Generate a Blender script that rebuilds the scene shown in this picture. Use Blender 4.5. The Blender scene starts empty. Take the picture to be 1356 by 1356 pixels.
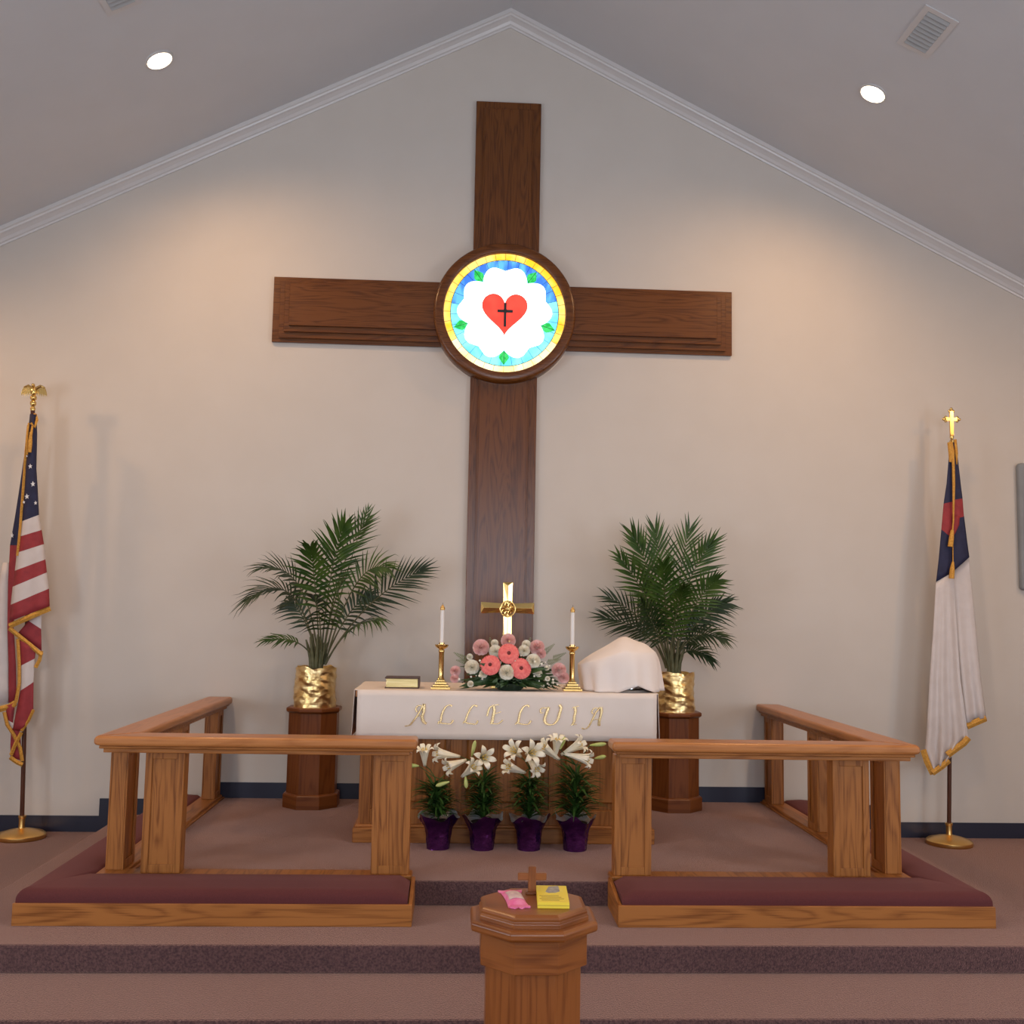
import bpy, bmesh, math, random
from mathutils import Vector, Matrix
random.seed(11)
SC = bpy.context.scene
COL = SC.collection
R = math.radians

# ------------------------------------------------------------------ camera
CAM = Vector((-0.3207, -8.0, 1.6814))
FW = Vector((0.05035767, 0.99426496, 0.09434666))
RT = Vector((0.99847101, -0.05227577, 0.01796876))
UP = Vector((-0.02279776, -0.09329754, 0.99537723))
FPX = 1374.07
cd = bpy.data.cameras.new('camera')
cam = bpy.data.objects.new('camera', cd)
COL.objects.link(cam)
cd.sensor_width = 36.0
cd.sensor_fit = 'HORIZONTAL'
cd.lens = 36.0 * FPX / 1356.0
cd.clip_end = 100
m4 = Matrix.Identity(4)
for i in range(3):
    m4[i][0], m4[i][1], m4[i][2], m4[i][3] = RT[i], UP[i], -FW[i], CAM[i]
cam.matrix_world = m4
SC.camera = cam

# ------------------------------------------------------------------ light and exposure
SC.view_settings.view_transform = 'Standard'
SC.view_settings.look = 'None'
SC.view_settings.gamma = 1.0
SC.view_settings.use_curve_mapping = False
SC.view_settings.exposure = 0.0
W = bpy.data.worlds.new('world')
SC.world = W
W.use_nodes = True
W.node_tree.nodes['Background'].inputs[0].default_value = (0.6, 0.75, 1.0, 1)
W.node_tree.nodes['Background'].inputs[1].default_value = 0.3
WARM = (1.0, 0.60, 0.29)
NAVE = (1.0, 0.66, 0.36)
E_CAN = 92       # the two cans over the chancel
E_SIDE = 62      # the cans beside the flags
E_NAVE = 98     # the second row of cans and the added ones over the nave
E_WIN = 225      # daylight through the nave's end window
E_SFILL = 124     # added cool fill from the nave's side walls


def lamp(name, kind, loc, energy, color, **kw):
    d = bpy.data.lights.new(name, kind)
    d.energy = energy
    d.color = color
    o = bpy.data.objects.new(name, d)
    COL.objects.link(o)
    o.location = loc
    for k, v in kw.items():
        if k == 'target':
            o.rotation_euler = (Vector(v) - Vector(loc)).to_track_quat('-Z', 'Y').to_euler()
        else:
            setattr(d, k, v)
    return o


# daylight coming in through the tall window in the nave's far wall, behind the camera
lamp('window_daylight', 'AREA', (0.6, -15.85, 2.3), E_WIN, (0.78, 0.88, 1.0), shape='RECTANGLE', size=4.6, size_y=3.2, target=(0.6, 0, 2.3))

for k, (sx, sy) in enumerate(((-5.5, -6.0), (5.5, -6.0), (-5.5, -11.0), (5.5, -11.0))):
    lamp('side_fill', 'AREA', (sx, sy, 1.9), E_SFILL, (0.80, 0.89, 1.0), shape='RECTANGLE', size=2.0, size_y=2.4, target=(0, sy, 2.6))  # added fill that lifts ceiling and treads; no known windows here

# ------------------------------------------------------------------ helpers


def at(px, py, y):
    """The point of the plane at depth y that pixel (px, py) of the photograph shows."""
    q = FW + RT * ((px - 678) / FPX) + UP * ((678 - py) / FPX)
    return CAM + q * ((y - CAM.y) / q.y)


def tag(o, label=None, cat=None, group=None, kind=None):
    if label: o['label'] = label
    if cat: o['category'] = cat
    if group: o['group'] = group
    if kind: o['kind'] = kind
    return o


def empty(name, loc, label, cat, group=None):
    o = bpy.data.objects.new(name, None)
    COL.objects.link(o)
    o.location = loc
    o.empty_display_size = 0.05
    return tag(o, label, cat, group)


def copy_tree(o, parent=None):
    c = o.copy()
    COL.objects.link(c)
    if parent is not None:
        c.parent = parent
    for ch in [x for x in bpy.data.objects if x.parent == o]:
        copy_tree(ch, c)
    return c


class MB:
    """Collects shapes and links them as ONE mesh object."""

    def __init__(self, org=(0, 0, 0)):
        self.v, self.f, self.m, self.uv = [], [], [], []
        self.o = Vector(org)

    def add(self, vs, fs, mi=0):
        b = len(self.v)
        self.v += [Vector(p) - self.o for p in vs]
        for q in fs:
            self.f.append([b + i for i in q])
            self.m.append(mi)

    def box(self, x0, x1, y0, y1, z0, z1, mi=0):
        vs = [(x, y, z) for z in (z0, z1) for y in (y0, y1) for x in (x0, x1)]
        self.add(vs, [(0, 2, 3, 1), (4, 5, 7, 6), (0, 1, 5, 4), (2, 6, 7, 3), (0, 4, 6, 2), (1, 3, 7, 5)], mi)

    def prism(self, poly, a0, a1, axis='z', mi=0):
        """poly: list of 2D points; extruded along axis between a0 and a1."""
        n = len(poly)

        def mk(p, a):
            if axis == 'z': return (p[0], p[1], a)
            if axis == 'y': return (p[0], a, p[1])
            return (a, p[0], p[1])
        vs = [mk(p, a0) for p in poly] + [mk(p, a1) for p in poly]
        fs = [tuple(range(n))[::-1], tuple(range(n, 2 * n))]
        fs += [(i, (i + 1) % n, n + (i + 1) % n, n + i) for i in range(n)]
        self.add(vs, fs, mi)

    def rings(self, rings, cap=True, mi=0, closed=True):
        n = len(rings[0])
        vs = [p for r_ in rings for p in r_]
        fs = []
        for k in range(len(rings) - 1):
            for i in range(n if closed else n - 1):
                j = (i + 1) % n
                fs.append((k * n + i, k * n + j, (k + 1) * n + j, (k + 1) * n + i))
        if cap:
            fs.append(tuple(range(n))[::-1])
            fs.append(tuple(range((len(rings) - 1) * n, len(rings) * n)))
        self.add(vs, fs, mi)

    def lathe(self, prof, c=(0, 0, 0), n=32, cap=True, mi=0, rot=0.0, sx=1, sy=1, wob=None):
        rr = []
        for k, (r_, z) in enumerate(prof):
            ring = []
            for i in range(n):
                a = 2 * math.pi * i / n + rot
                q = r_ * (wob(a, k) if wob else 1)
                ring.append((c[0] + q * math.cos(a) * sx, c[1] + q * math.sin(a) * sy, c[2] + z))
            rr.append(ring)
        self.rings(rr, cap, mi)

    def tube(self, pts, rad, n=8, mi=0, cap=True):
        pts = [Vector(p) for p in pts]
        rads = rad if isinstance(rad, (list, tuple)) else [rad] * len(pts)
        rr = []
        prev = None
        for i, p in enumerate(pts):
            t = (pts[min(i + 1, len(pts) - 1)] - pts[max(i - 1, 0)]).normalized()
            if prev is None:
                a = t.orthogonal().normalized()
            else:
                a = (prev - t * prev.dot(t)).normalized()
            prev = a
            b = t.cross(a)
            rr.append([p + (a * math.cos(2 * math.pi * k / n) + b * math.sin(2 * math.pi * k / n)) * rads[i] for k in range(n)])
        self.rings(rr, cap, mi)

    def ball(self, c, r, n=12, m=8, s=(1, 1, 1), mi=0):
        rr = []
        for k in range(m + 1):
            ph = -math.pi / 2 + math.pi * (k + 0.02) / (m + 0.04)
            rr.append([(c[0] + r * s[0] * math.cos(ph) * math.cos(2 * math.pi * i / n), c[1] + r * s[1] * math.cos(ph) * math.sin(2 * math.pi * i / n), c[2] + r * s[2] * math.sin(ph)) for i in range(n)])
        self.rings(rr, True, mi)

    def grid(self, fn, nu, nv, mi=0):
        vs = [fn(i / nu, j / nv) for j in range(nv + 1) for i in range(nu + 1)]
        fs = [(j * (nu + 1) + i, j * (nu + 1) + i + 1, (j + 1) * (nu + 1) + i + 1, (j + 1) * (nu + 1) + i) for j in range(nv) for i in range(nu)]
        self.add(vs, fs, mi)

    def build(self, name, mats, parent=None, loc=None, bevel=0, segs=2, smooth=None, solid=0, sub=0, weld=False):
        me = bpy.data.meshes.new(name)
        me.from_pydata([tuple(p) for p in self.v], [], self.f)
        for mt in (mats if isinstance(mats, (list, tuple)) else [mats]):
            me.materials.append(mt)
        me.polygons.foreach_set('material_index', self.m)
        bm = bmesh.new()
        bm.from_mesh(me)
        if weld:
            bmesh.ops.remove_doubles(bm, verts=bm.verts, dist=1e-5)
        bmesh.ops.recalc_face_normals(bm, faces=bm.faces)
        bm.to_mesh(me)
        bm.free()
        if smooth is not None:
            me.polygons.foreach_set('use_smooth', [True] * len(me.polygons))
            me.set_sharp_from_angle(angle=R(smooth))
        o = bpy.data.objects.new(name, me)
        COL.objects.link(o)
        if parent is not None:
            o.parent = parent
        if loc is not None:
            o.location = loc
        if sub:
            md = o.modifiers.new('sub', 'SUBSURF'); md.levels = md.render_levels = sub
        if solid:
            md = o.modifiers.new('solid', 'SOLIDIFY'); md.thickness = solid; md.offset = 0
        if bevel:
            md = o.modifiers.new('bevel', 'BEVEL'); md.width = bevel; md.segments = segs; md.limit_method = 'ANGLE'; md.angle_limit = R(35)
            md.harden_normals = False
        return o


def struct(mb, name, mat, **kw):
    return tag(mb.build(name, mat, **kw), kind='structure')


# ------------------------------------------------------------------ materials
def mat(name, color=(0.5, 0.5, 0.5), rough=0.5, metal=0.0, **kw):
    m = bpy.data.materials.new(name)
    m.use_nodes = True
    b = m.node_tree.nodes['Principled BSDF']
    b.inputs['Base Color'].default_value = (*color, 1)
    b.inputs['Roughness'].default_value = rough
    b.inputs['Metallic'].default_value = metal
    for k, v in kw.items():
        b.inputs[k.replace('_', ' ')].default_value = v
    return m


def nodes(m):
    nt = m.node_tree
    return nt, nt.nodes['Principled BSDF'], lambda t: nt.nodes.new(t), lambda a, b: nt.links.new(a, b)


def noisy(name, c0, c1, scale, rough=0.6, metal=0.0, bump=0.0, bscale=None, stretch=(1, 1, 1), detail=4, lo=0.35, hi=0.65, coord='Object', **kw):
    m = mat(name, c0, rough, metal, **kw)
    nt, b, N, L = nodes(m)
    tc = N('ShaderNodeTexCoord'); mp = N('ShaderNodeMapping')
    mp.inputs['Scale'].default_value = stretch
    L(tc.outputs[coord], mp.inputs[0])
    nz = N('ShaderNodeTexNoise'); nz.inputs['Scale'].default_value = scale; nz.inputs['Detail'].default_value = detail
    L(mp.outputs[0], nz.inputs['Vector'])
    cr = N('ShaderNodeValToRGB')
    cr.color_ramp.elements[0].color = (*c0, 1); cr.color_ramp.elements[0].position = lo
    cr.color_ramp.elements[1].color = (*c1, 1); cr.color_ramp.elements[1].position = hi
    L(nz.outputs['Fac'], cr.inputs[0]); L(cr.outputs[0], b.inputs['Base Color'])
    if bump:
        n2 = N('ShaderNodeTexNoise'); n2.inputs['Scale'].default_value = bscale or scale; n2.inputs['Detail'].default_value = 3
        L(mp.outputs[0], n2.inputs['Vector'])
        bp = N('ShaderNodeBump'); bp.inputs['Strength'].default_value = bump; bp.inputs['Distance'].default_value = 0.01
        L(n2.outputs['Fac'], bp.inputs['Height']); L(bp.outputs[0], b.inputs['Normal'])
    return m


def wood(name, dark, light, axis, rough=0.42, scale=1.0, spec=0.32):
    """Oak: cathedral bands and fine pores running along the axis."""
    m = mat(name, light, rough)
    nt, b, N, L = nodes(m)
    b.inputs['Specular IOR Level'].default_value = spec
    tc = N('ShaderNodeTexCoord'); mp = N('ShaderNodeMapping')
    s = [1.0, 1.0, 1.0]
    for c_ in axis: s['xyz'.index(c_)] = 0.10
    mp.inputs['Scale'].default_value = s
    L(tc.outputs['Object'], mp.inputs[0])
    n1 = N('ShaderNodeTexNoise'); n1.inputs['Scale'].default_value = 7 * scale; n1.inputs['Detail'].default_value = 2; n1.inputs['Distortion'].default_value = 0.6
    L(mp.outputs[0], n1.inputs['Vector'])
    mul = N('ShaderNodeMath'); mul.operation = 'MULTIPLY'; mul.inputs[1].default_value = 9
    L(n1.outputs['Fac'], mul.inputs[0])
    fr = N('ShaderNodeMath'); fr.operation = 'PINGPONG'; fr.inputs[1].default_value = 0.5
    L(mul.outputs[0], fr.inputs[0])
    mp2 = N('ShaderNodeMapping')
    s2 = [1.0, 1.0, 1.0]
    for c_ in axis: s2['xyz'.index(c_)] = 0.03
    mp2.inputs['Scale'].default_value = s2
    L(tc.outputs['Object'], mp2.inputs[0])
    n2 = N('ShaderNodeTexNoise'); n2.inputs['Scale'].default_value = 130 * scale; n2.inputs['Detail'].default_value = 3
    L(mp2.outputs[0], n2.inputs['Vector'])
    ad = N('ShaderNodeMath'); ad.operation = 'MULTIPLY_ADD'; ad.inputs[1].default_value = 0.9
    L(fr.outputs[0], ad.inputs[0])
    L(n2.outputs['Fac'], ad.inputs[2])
    cr = N('ShaderNodeValToRGB')
    cr.color_ramp.elements[0].color = (*dark, 1); cr.color_ramp.elements[0].position = 0.38
    cr.color_ramp.elements[1].color = (*light, 1); cr.color_ramp.elements[1].position = 0.80
    L(ad.outputs[0], cr.inputs[0]); L(cr.outputs[0], b.inputs['Base Color'])
    bp = N('ShaderNodeBump'); bp.inputs['Strength'].default_value = 0.08; bp.inputs['Distance'].default_value = 0.004
    L(n2.outputs['Fac'], bp.inputs['Height']); L(bp.outputs[0], b.inputs['Normal'])
    return m


def emit(name, c0, c1=None, strength=1.0, scale=30, stretch=(1, 1, 1)):
    m = mat(name, c0, 0.3)
    nt, b, N, L = nodes(m)
    b.inputs['Emission Strength'].default_value = strength
    b.inputs['Emission Color'].default_value = (*c0, 1)
    if c1:
        tc = N('ShaderNodeTexCoord'); mp = N('ShaderNodeMapping'); mp.inputs['Scale'].default_value = stretch
        L(tc.outputs['Object'], mp.inputs[0])
        nz = N('ShaderNodeTexNoise'); nz.inputs['Scale'].default_value = scale; nz.inputs['Detail'].default_value = 2
        L(mp.outputs[0], nz.inputs['Vector'])
        cr = N('ShaderNodeValToRGB')
        cr.color_ramp.elements[0].color = (*c0, 1); cr.color_ramp.elements[0].position = 0.4
        cr.color_ramp.elements[1].color = (*c1, 1); cr.color_ramp.elements[1].position = 0.6
        L(nz.outputs['Fac'], cr.inputs[0]); L(cr.outputs[0], b.inputs['Emission Color'])
    return m


OAK_D, OAK_L = (0.19, 0.058, 0.009), (0.36, 0.130, 0.028)
oak = {a: wood('oak_' + a, OAK_D, OAK_L, a) for a in 'xyz'}
oak_top = {a: wood('oak_cap_' + a, (0.34, 0.120, 0.032), (0.46, 0.180, 0.055), a, rough=0.3) for a in 'xy'}
walnut = {a: wood('dark_oak_' + a, (0.078, 0.022, 0.0035), (0.145, 0.046, 0.008), a, rough=0.26, scale=1.4, spec=0.4) for a in 'xz'}
cherry = {a: wood('red_oak_' + a,  (0.115, 0.029, 0.005), (0.18, 0.052, 0.011), {'x': 'xy', 'z': 'z'}[a], rough=0.32, scale=0.9) for a in 'xz'}
fontwood = {a: wood('font_oak_' + a, (0.15, 0.038, 0.005), (0.245, 0.074, 0.014), {'x': 'xy', 'z': 'z'}[a], rough=0.30, spec=0.5) for a in 'xz'}
M_wall = noisy('wall_paint', (0.60, 0.54, 0.48), (0.615, 0.555, 0.495), 3, 0.75, bump=0.02, bscale=220)
M_ceil = noisy('ceiling_paint', (0.60, 0.60, 0.61), (0.615, 0.615, 0.625), 3, 0.85)
M_trim = mat('trim_white', (0.66, 0.63, 0.61), 0.3)
M_carpet = noisy('carpet', (0.046, 0.018, 0.022), (0.122, 0.056, 0.053), 95, 0.95, bump=0.8, bscale=150, detail=8, lo=0.36, hi=0.64, Sheen_Weight=0.75, Sheen_Roughness=0.45, Sheen_Tint=(1.0, 0.60, 0.46, 1))
M_base = mat('navy_vinyl', (0.018, 0.020, 0.040), 0.35)
M_brass = mat('brass', (0.78, 0.52, 0.18), 0.18, 1.0)
M_brass2 = mat('brushed_brass', (0.80, 0.50, 0.17), 0.32, 1.0)
M_gold = noisy('gold_foil', (0.80, 0.53, 0.19), (0.92, 0.70, 0.36), 9, 0.30, 1.0, bump=0.55, bscale=22, detail=6, stretch=(0.7, 0.7, 1.5))
M_purple = noisy('purple_foil', (0.085, 0.016, 0.13), (0.20, 0.055, 0.28), 8, 0.17, 0.9, bump=1.0, bscale=17)
M_sfoil = noisy('silver_foil', (0.80, 0.80, 0.82), (0.92, 0.92, 0.93), 10, 0.3, 0.75, bump=1.0, bscale=24)
M_silver = mat('silver', (0.86, 0.86, 0.86), 0.12, 1.0)
M_linen = noisy('linen', (0.76, 0.65, 0.57), (0.80, 0.69, 0.61), 4, 0.85, bump=0.05, bscale=300)
M_veil = noisy('veil_cloth', (0.82, 0.71, 0.64), (0.85, 0.75, 0.68), 4, 0.85, bump=0.04, bscale=300)
M_cushion = noisy('burgundy_fabric', (0.072, 0.011, 0.012), (0.102, 0.017, 0.017), 260, 0.9, bump=0.15, bscale=400, Sheen_Weight=0.13, Sheen_Tint=(1.0, 0.40, 0.35, 1))
M_navy = noisy('navy_cloth', (0.010, 0.011, 0.045), (0.015, 0.017, 0.060), 20, 0.7)
M_red = noisy('red_cloth', (0.26, 0.022, 0.028), (0.33, 0.03, 0.036), 20, 0.7)
M_white = noisy('white_cloth', (0.62, 0.55, 0.52), (0.66, 0.59, 0.56), 12, 0.75)
M_fringe = noisy('gold_fringe', (0.50, 0.22, 0.025), (0.68, 0.36, 0.06), 90, 0.7)
M_star = mat('star_white', (0.78, 0.76, 0.76), 0.7)
M_pole = wood('pole_wood', (0.05, 0.018, 0.010), (0.10, 0.035, 0.018), 'z', rough=0.3, scale=2)
M_soil = noisy('soil', (0.015, 0.010, 0.007), (0.05, 0.035, 0.025), 60, 0.95)
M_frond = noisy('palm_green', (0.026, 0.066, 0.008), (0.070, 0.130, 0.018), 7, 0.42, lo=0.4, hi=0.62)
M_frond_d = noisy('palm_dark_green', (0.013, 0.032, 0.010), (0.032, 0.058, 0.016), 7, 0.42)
M_stem = noisy('palm_stem', (0.07, 0.075, 0.025), (0.14, 0.13, 0.06), 20, 0.6)
M_leaf = noisy('lily_green', (0.018, 0.055, 0.010), (0.050, 0.12, 0.020), 14, 0.45)
M_lily = noisy('lily_white', (0.90, 0.82, 0.60), (0.96, 0.91, 0.76), 14, 0.55)
M_bud = noisy('lily_bud', (0.42, 0.50, 0.12), (0.62, 0.66, 0.25), 20, 0.5)
M_throat = mat('lily_stamen', (0.75, 0.50, 0.06), 0.6)
M_gerbera = noisy('coral_petal', (0.80, 0.13, 0.115), (0.90, 0.22, 0.19), 60, 0.6)
M_eye = noisy('dark_eye', (0.06, 0.008, 0.008), (0.22, 0.04, 0.03), 160, 0.8)
M_pinkp = noisy('pink_petal', (0.90, 0.50, 0.47), (0.96, 0.68, 0.62), 40, 0.7)
M_whitep = noisy('cream_petal', (0.95, 0.87, 0.70), (0.98, 0.93, 0.80), 40, 0.7)
M_fern = noisy('fern_green', (0.022, 0.055, 0.012), (0.060, 0.110, 0.026), 20, 0.5)
M_fernp = noisy('pale_fern', (0.14, 0.17, 0.06), (0.26, 0.28, 0.13), 20, 0.6)
M_candle = mat('candle_wax', (0.82, 0.77, 0.72), 0.4, Subsurface_Weight=0.0)
M_pages = noisy('gilt_pages', (0.55, 0.42, 0.16), (0.80, 0.66, 0.34), 30, 0.35, 0.6, stretch=(0.2, 1, 14))
M_leather = noisy('brown_leather', (0.060, 0.026, 0.020), (0.085, 0.038, 0.028), 40, 0.45)
M_lead = mat('lead_came', (0.02, 0.02, 0.02), 0.5)
M_gY = emit('amber_glass', (1.0, 0.50, 0.02), (1.0, 0.72, 0.22), 1.25, 7)
M_gY2 = emit('overlit_amber_glass', (1.0, 0.80, 0.30), (1.0, 0.92, 0.55), 1.3, 7)  # lamp overexposure of the lower amber pieces, put into the glass colour
M_gB = emit('blue_glass', (0.04, 0.17, 0.72), (0.16, 0.62, 0.92), 0.95, 9, (1.5, 1, 0.6))
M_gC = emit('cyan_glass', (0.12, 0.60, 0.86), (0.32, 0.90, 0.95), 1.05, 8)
M_gW = emit('white_glass', (1.0, 0.98, 0.95), None, 2.6)
M_gR = emit('red_glass', (1.0, 0.05, 0.03), (0.95, 0.075, 0.045), 0.95, 8)
M_gG = emit('green_glass', (0.01, 0.42, 0.06), (0.08, 0.75, 0.2), 0.9, 40)
M_lampglow = emit('lamp_glow', (1.0, 0.86, 0.62), None, 14)
M_ventwhite = mat('vent_white', (0.60, 0.58, 0.57), 0.4)
M_ventgrey = mat('vent_grey', (0.30, 0.32, 0.33), 0.5)
M_panel = noisy('grey_blue_fabric', (0.22, 0.23, 0.24), (0.26, 0.27, 0.28), 5, 0.8)
M_pinkwrap = noisy('pink_wrap', (0.75, 0.13, 0.30), (0.85, 0.26, 0.42), 30, 0.35)
M_pinkpic = noisy('packet_print', (0.55, 0.35, 0.36), (0.70, 0.52, 0.45), 40, 0.35)
M_yellow = mat('yellow_card', (0.86, 0.66, 0.05), 0.4)
M_yellow2 = mat('pale_yellow_card', (0.85, 0.68, 0.16), 0.4)
M_greyprint = noisy('grey_print', (0.22, 0.20, 0.19), (0.42, 0.38, 0.34), 60, 0.4)
M_ink = mat('faint_print', (0.50, 0.36, 0.04), 0.5)
M_dayglass = emit('daylit_glass', (0.72, 0.84, 1.0), None, 1.2)

# ------------------------------------------------------------------ the room
H1 = 0.127; H2 = 0.254; ZN = -0.127
YS, YP, YC = -3.551, -3.0075, -2.36         # front edges of the lower tread, the platform, the chancel floor
XP, XC = 2.755, 2.165                          # half widths of the platform and the chancel floor
PK, SL = 6.493, 0.5026                        # ceiling ridge and slope
XW, YB = 5.6, -16.0


def zc(x): return PK - SL * abs(x)


m = MB(); m.box(-XW, XW, YB, 0, ZN - 0.1, ZN); struct(m, 'floor', M_carpet)
m = MB(); m.box(-XW, XW, YS, 0, ZN, 0.0); struct(m, 'floor_step', M_carpet, bevel=0.012)
m = MB(); m.box(-XP, XP, YP, 0, 0.0, H1); struct(m, 'floor_platform', M_carpet, bevel=0.012)
m = MB(); m.box(-XC, XC, YC, 0, H1, H2); struct(m, 'floor_chancel', M_carpet, bevel=0.012)
gable = [(-XW, ZN), (XW, ZN), (XW, zc(XW)), (0, PK), (-XW, zc(XW))]
m = MB(); m.prism(gable, 0, 0.15, 'y'); struct(m, 'wall_front', M_wall)
m = MB(); m.prism(gable, YB - 0.15, YB, 'y'); struct(m, 'wall_back', M_wall)
for s, n in ((-1, 'left'), (1, 'right')):
    m = MB(); m.box(min(s * XW, s * (XW + .15)), max(s * XW, s * (XW + .15)), YB, 0, ZN, zc(XW)); struct(m, 'wall_' + n, M_wall)
m = MB()
m.prism([(-XW, zc(XW)), (0, PK), (XW, zc(XW)), (XW, zc(XW) + 0.15), (0, PK + 0.15), (-XW, zc(XW) + 0.15)], YB, 0, 'y')
struct(m, 'ceiling', M_ceil)
# crown moulding along both slopes of the gable
for k, s in enumerate((-1, 1)):
    prof = [(0.0, -0.060), (-0.010, -0.060), (-0.014, -0.046), (-0.026, -0.040), (-0.040, -0.020), (-0.066, -0.004), (-0.084, 0.002), (-0.088, 0.014), (-0.100, 0.020), (-0.100, 0.052), (0.0, 0.052)]
    m = MB()
    m.rings([[(s * x, y, zc(x) - 0.052 + z + 0.052 * 0) for y, z in prof] for x in (0.0, XW)])
    struct(m, 'trim_%d' % (k + 1), M_trim)
# navy baseboards following the floor levels
m = MB()
for s in (-1, 1):
    m.box(min(s * 2.9301, s * XW), max(s * 2.9301, s * XW), -0.014, 0, 0, 0.115)
    m.box(min(s * XP, s * 2.9301), max(s * XP, s * 2.9301), -0.014, 0, 0, 0.0999)
    m.box(min(s * XC, s * 2.93), max(s * XC, s * 2.93), -0.015, 0, 0.1, H1 + 0.115)
m.box(-XC, XC, -0.014, 0, H2, H2 + 0.114)
struct(m, 'baseboard_front', M_base)
# the nave's end window, behind the camera: the daylight in the room comes through it
m = MB(); m.box(-1.7, 2.9, YB, YB + 0.03, 0.7, 3.9); struct(m, 'window_1', M_dayglass)
for k, (sx, sy) in enumerate(((-XW, -6.0), (XW, -6.0), (-XW, -11.0), (XW, -11.0))):
    q = 0.03 if sx < 0 else -0.03
    m = MB(); m.box(min(sx, sx + q), max(sx, sx + q), sy - 1.0, sy + 1.0, 0.7, 3.1); struct(m, 'window_%d' % (k + 2), M_dayglass)  # added glowing panes, unseen, to go with the side fill

# ------------------------------------------------------------------ ceiling lights and vents
GL = 'recessed ceiling lights'


def ceiling_light(x, y, label, energy, target=None, angle=156, blend=0.95, color=WARM):
    s = 1 if x > 0 else -1
    root = empty('ceiling_light', (x, y, zc(x)), label, 'ceiling light', GL)
    root.rotation_euler = (0, s * math.atan(SL), 0)
    m = MB()
    m.lathe([(0.100, 0.0), (0.100, -0.006), (0.094, -0.010), (0.084, -0.010), (0.082, 0.0)], n=40, cap=False)
    m.build('trim_ring', M_ventwhite, root, smooth=40)
    m = MB()
    m.lathe([(0.0005, -0.012), (0.040, -0.011), (0.070, -0.006), (0.083, -0.001)], n=40, cap=False)
    m.build('bulb', M_lampglow, root, smooth=40)
    lamp('ceiling_lamp', 'SPOT', (x, y, zc(x) - 0.09), energy, color, spot_size=R(angle), spot_blend=blend, shadow_soft_size=0.06, target=target or (x, y, 0))
    return root


ceiling_light(-2.39, -1.28, 'lit recessed ceiling light on the left slope, next to the square vent', E_CAN, target=(-1.5, -0.75, 1.5))
ceiling_light(2.45, -1.31, 'lit recessed ceiling light on the right slope, below the square vent', E_CAN, target=(1.5, -0.75, 1.5))
ceiling_light(2.50, -2.72, 'glowing recessed light at the top edge, beyond the right vent', E_NAVE, color=NAVE)
ceiling_light(-2.50, -2.72, 'recessed light farther back on the left slope', E_NAVE, color=NAVE)
ceiling_light(-5.05, -1.05, 'recessed light low on the left slope beside the striped flag', E_SIDE, target=(-3.6, -0.5, 1.6))
ceiling_light(4.95, -2.9, 'recessed light low on the right slope beside the white flag', E_SIDE, target=(3.9, -0.6, 0.8))
for x, y in ((-2.5, -6.5), (2.5, -6.5), (-2.5, -10.5), (2.5, -10.5)):  # added cans, out of view, to light the chancel from the front
    ceiling_light(x, y, 'added unseen fill light over the nave behind the camera', E_NAVE, color=NAVE)


def ceiling_vent(x, y, label):
    s = 1 if x > 0 else -1
    root = empty('ceiling_vent', (x, y, zc(x)), label, 'vent', 'ceiling vents')
    root.rotation_euler = (0, s * math.atan(SL), 0)
    m = MB()
    for a in (-1, 1):
        m.box(min(a * .075, a * .112), max(a * .075, a * .112), -0.205, 0.205, -0.007, 0.002)
        m.box(-0.075, 0.075, min(a * .170, a * .205), max(a * .170, a * .205), -0.007, 0.002)
    m.build('frame', M_ventwhite, root)
    m = MB(); m.box(-0.076, 0.076, -0.171, 0.171, -0.004, 0.001)
    m.build('backing', M_ventgrey, root)
    for k in range(9):
        yy = -0.15 + k * 0.0375
        m = MB(); m.prism([(yy - 0.013, -0.004), (yy + 0.009, -0.014), (yy + 0.011, -0.013), (yy - 0.011, -0.003)], -0.075, 0.075, 'x')
        m.build('slat', mat_slat, root)
    return root


mat_slat = mat('vent_slat', (0.42, 0.43, 0.43), 0.5)
ceiling_vent(-2.42, -2.10, 'grey louvred air vent in the left ceiling slope, cut by the top edge')
ceiling_vent(2.47, -2.09, 'grey louvred air vent in the right ceiling slope above the light')

# ------------------------------------------------------------------ the wall cross with its lit roundel
wc = empty('wall_cross', (0, 0, 4.0), 'large dark oak wall cross with a lit stained glass roundel', 'cross')


def cross_arm(x0, x1, z0, z1, y_, n, dirn):
    """A board with stepped raised fields."""
    m = MB((0, 0, 4.0))
    m.box(x0, x1, y_, 0, z0, z1)
    return m


CW, AZ0, AZ1, AL, CT = 0.2603, 3.7213, 4.2388, 1.806, 5.7355
m = MB((0, 0, 4.0))
m.box(-CW, CW, -0.035, 0, 0.45, CT)
d_ = 0.06
m.box(-CW + d_, CW - d_, -0.052, -0.03, 0.47, CT - d_)
m.build('upright', walnut['z'], wc, bevel=0.004)
m = MB((0, 0, 4.0))
m.box(-CW + d_ + 0.012, CW - d_ - 0.012, -0.058, -0.03, 0.48, CT - d_ - 0.012)
m.build('upright_panel', walnut['z'], wc, bevel=0.003)
for s in (-1, 1):
    m = MB((0, 0, 4.0))
    a0, a1 = sorted((s * CW, s * AL))
    m.box(a0, a1, -0.030, 0, AZ0, AZ1)
    for k, (ins, top) in enumerate(((0.055, 0.03), (0.095, 0.05), (0.135, 0.07))):
        e0, e1 = sorted((s * CW, s * (AL - ins)))
        m.box(e0, e1, -0.030 - 0.022 * (k + 1), 0, AZ0 + 0.030 + 0.044 * k, AZ1 - top)
    m.build('crossbar', walnut['x'], wc, bevel=0.003)
RC = Vector((-0.006, 0, 3.987))
m = MB((0, 0, 4.0))
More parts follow.
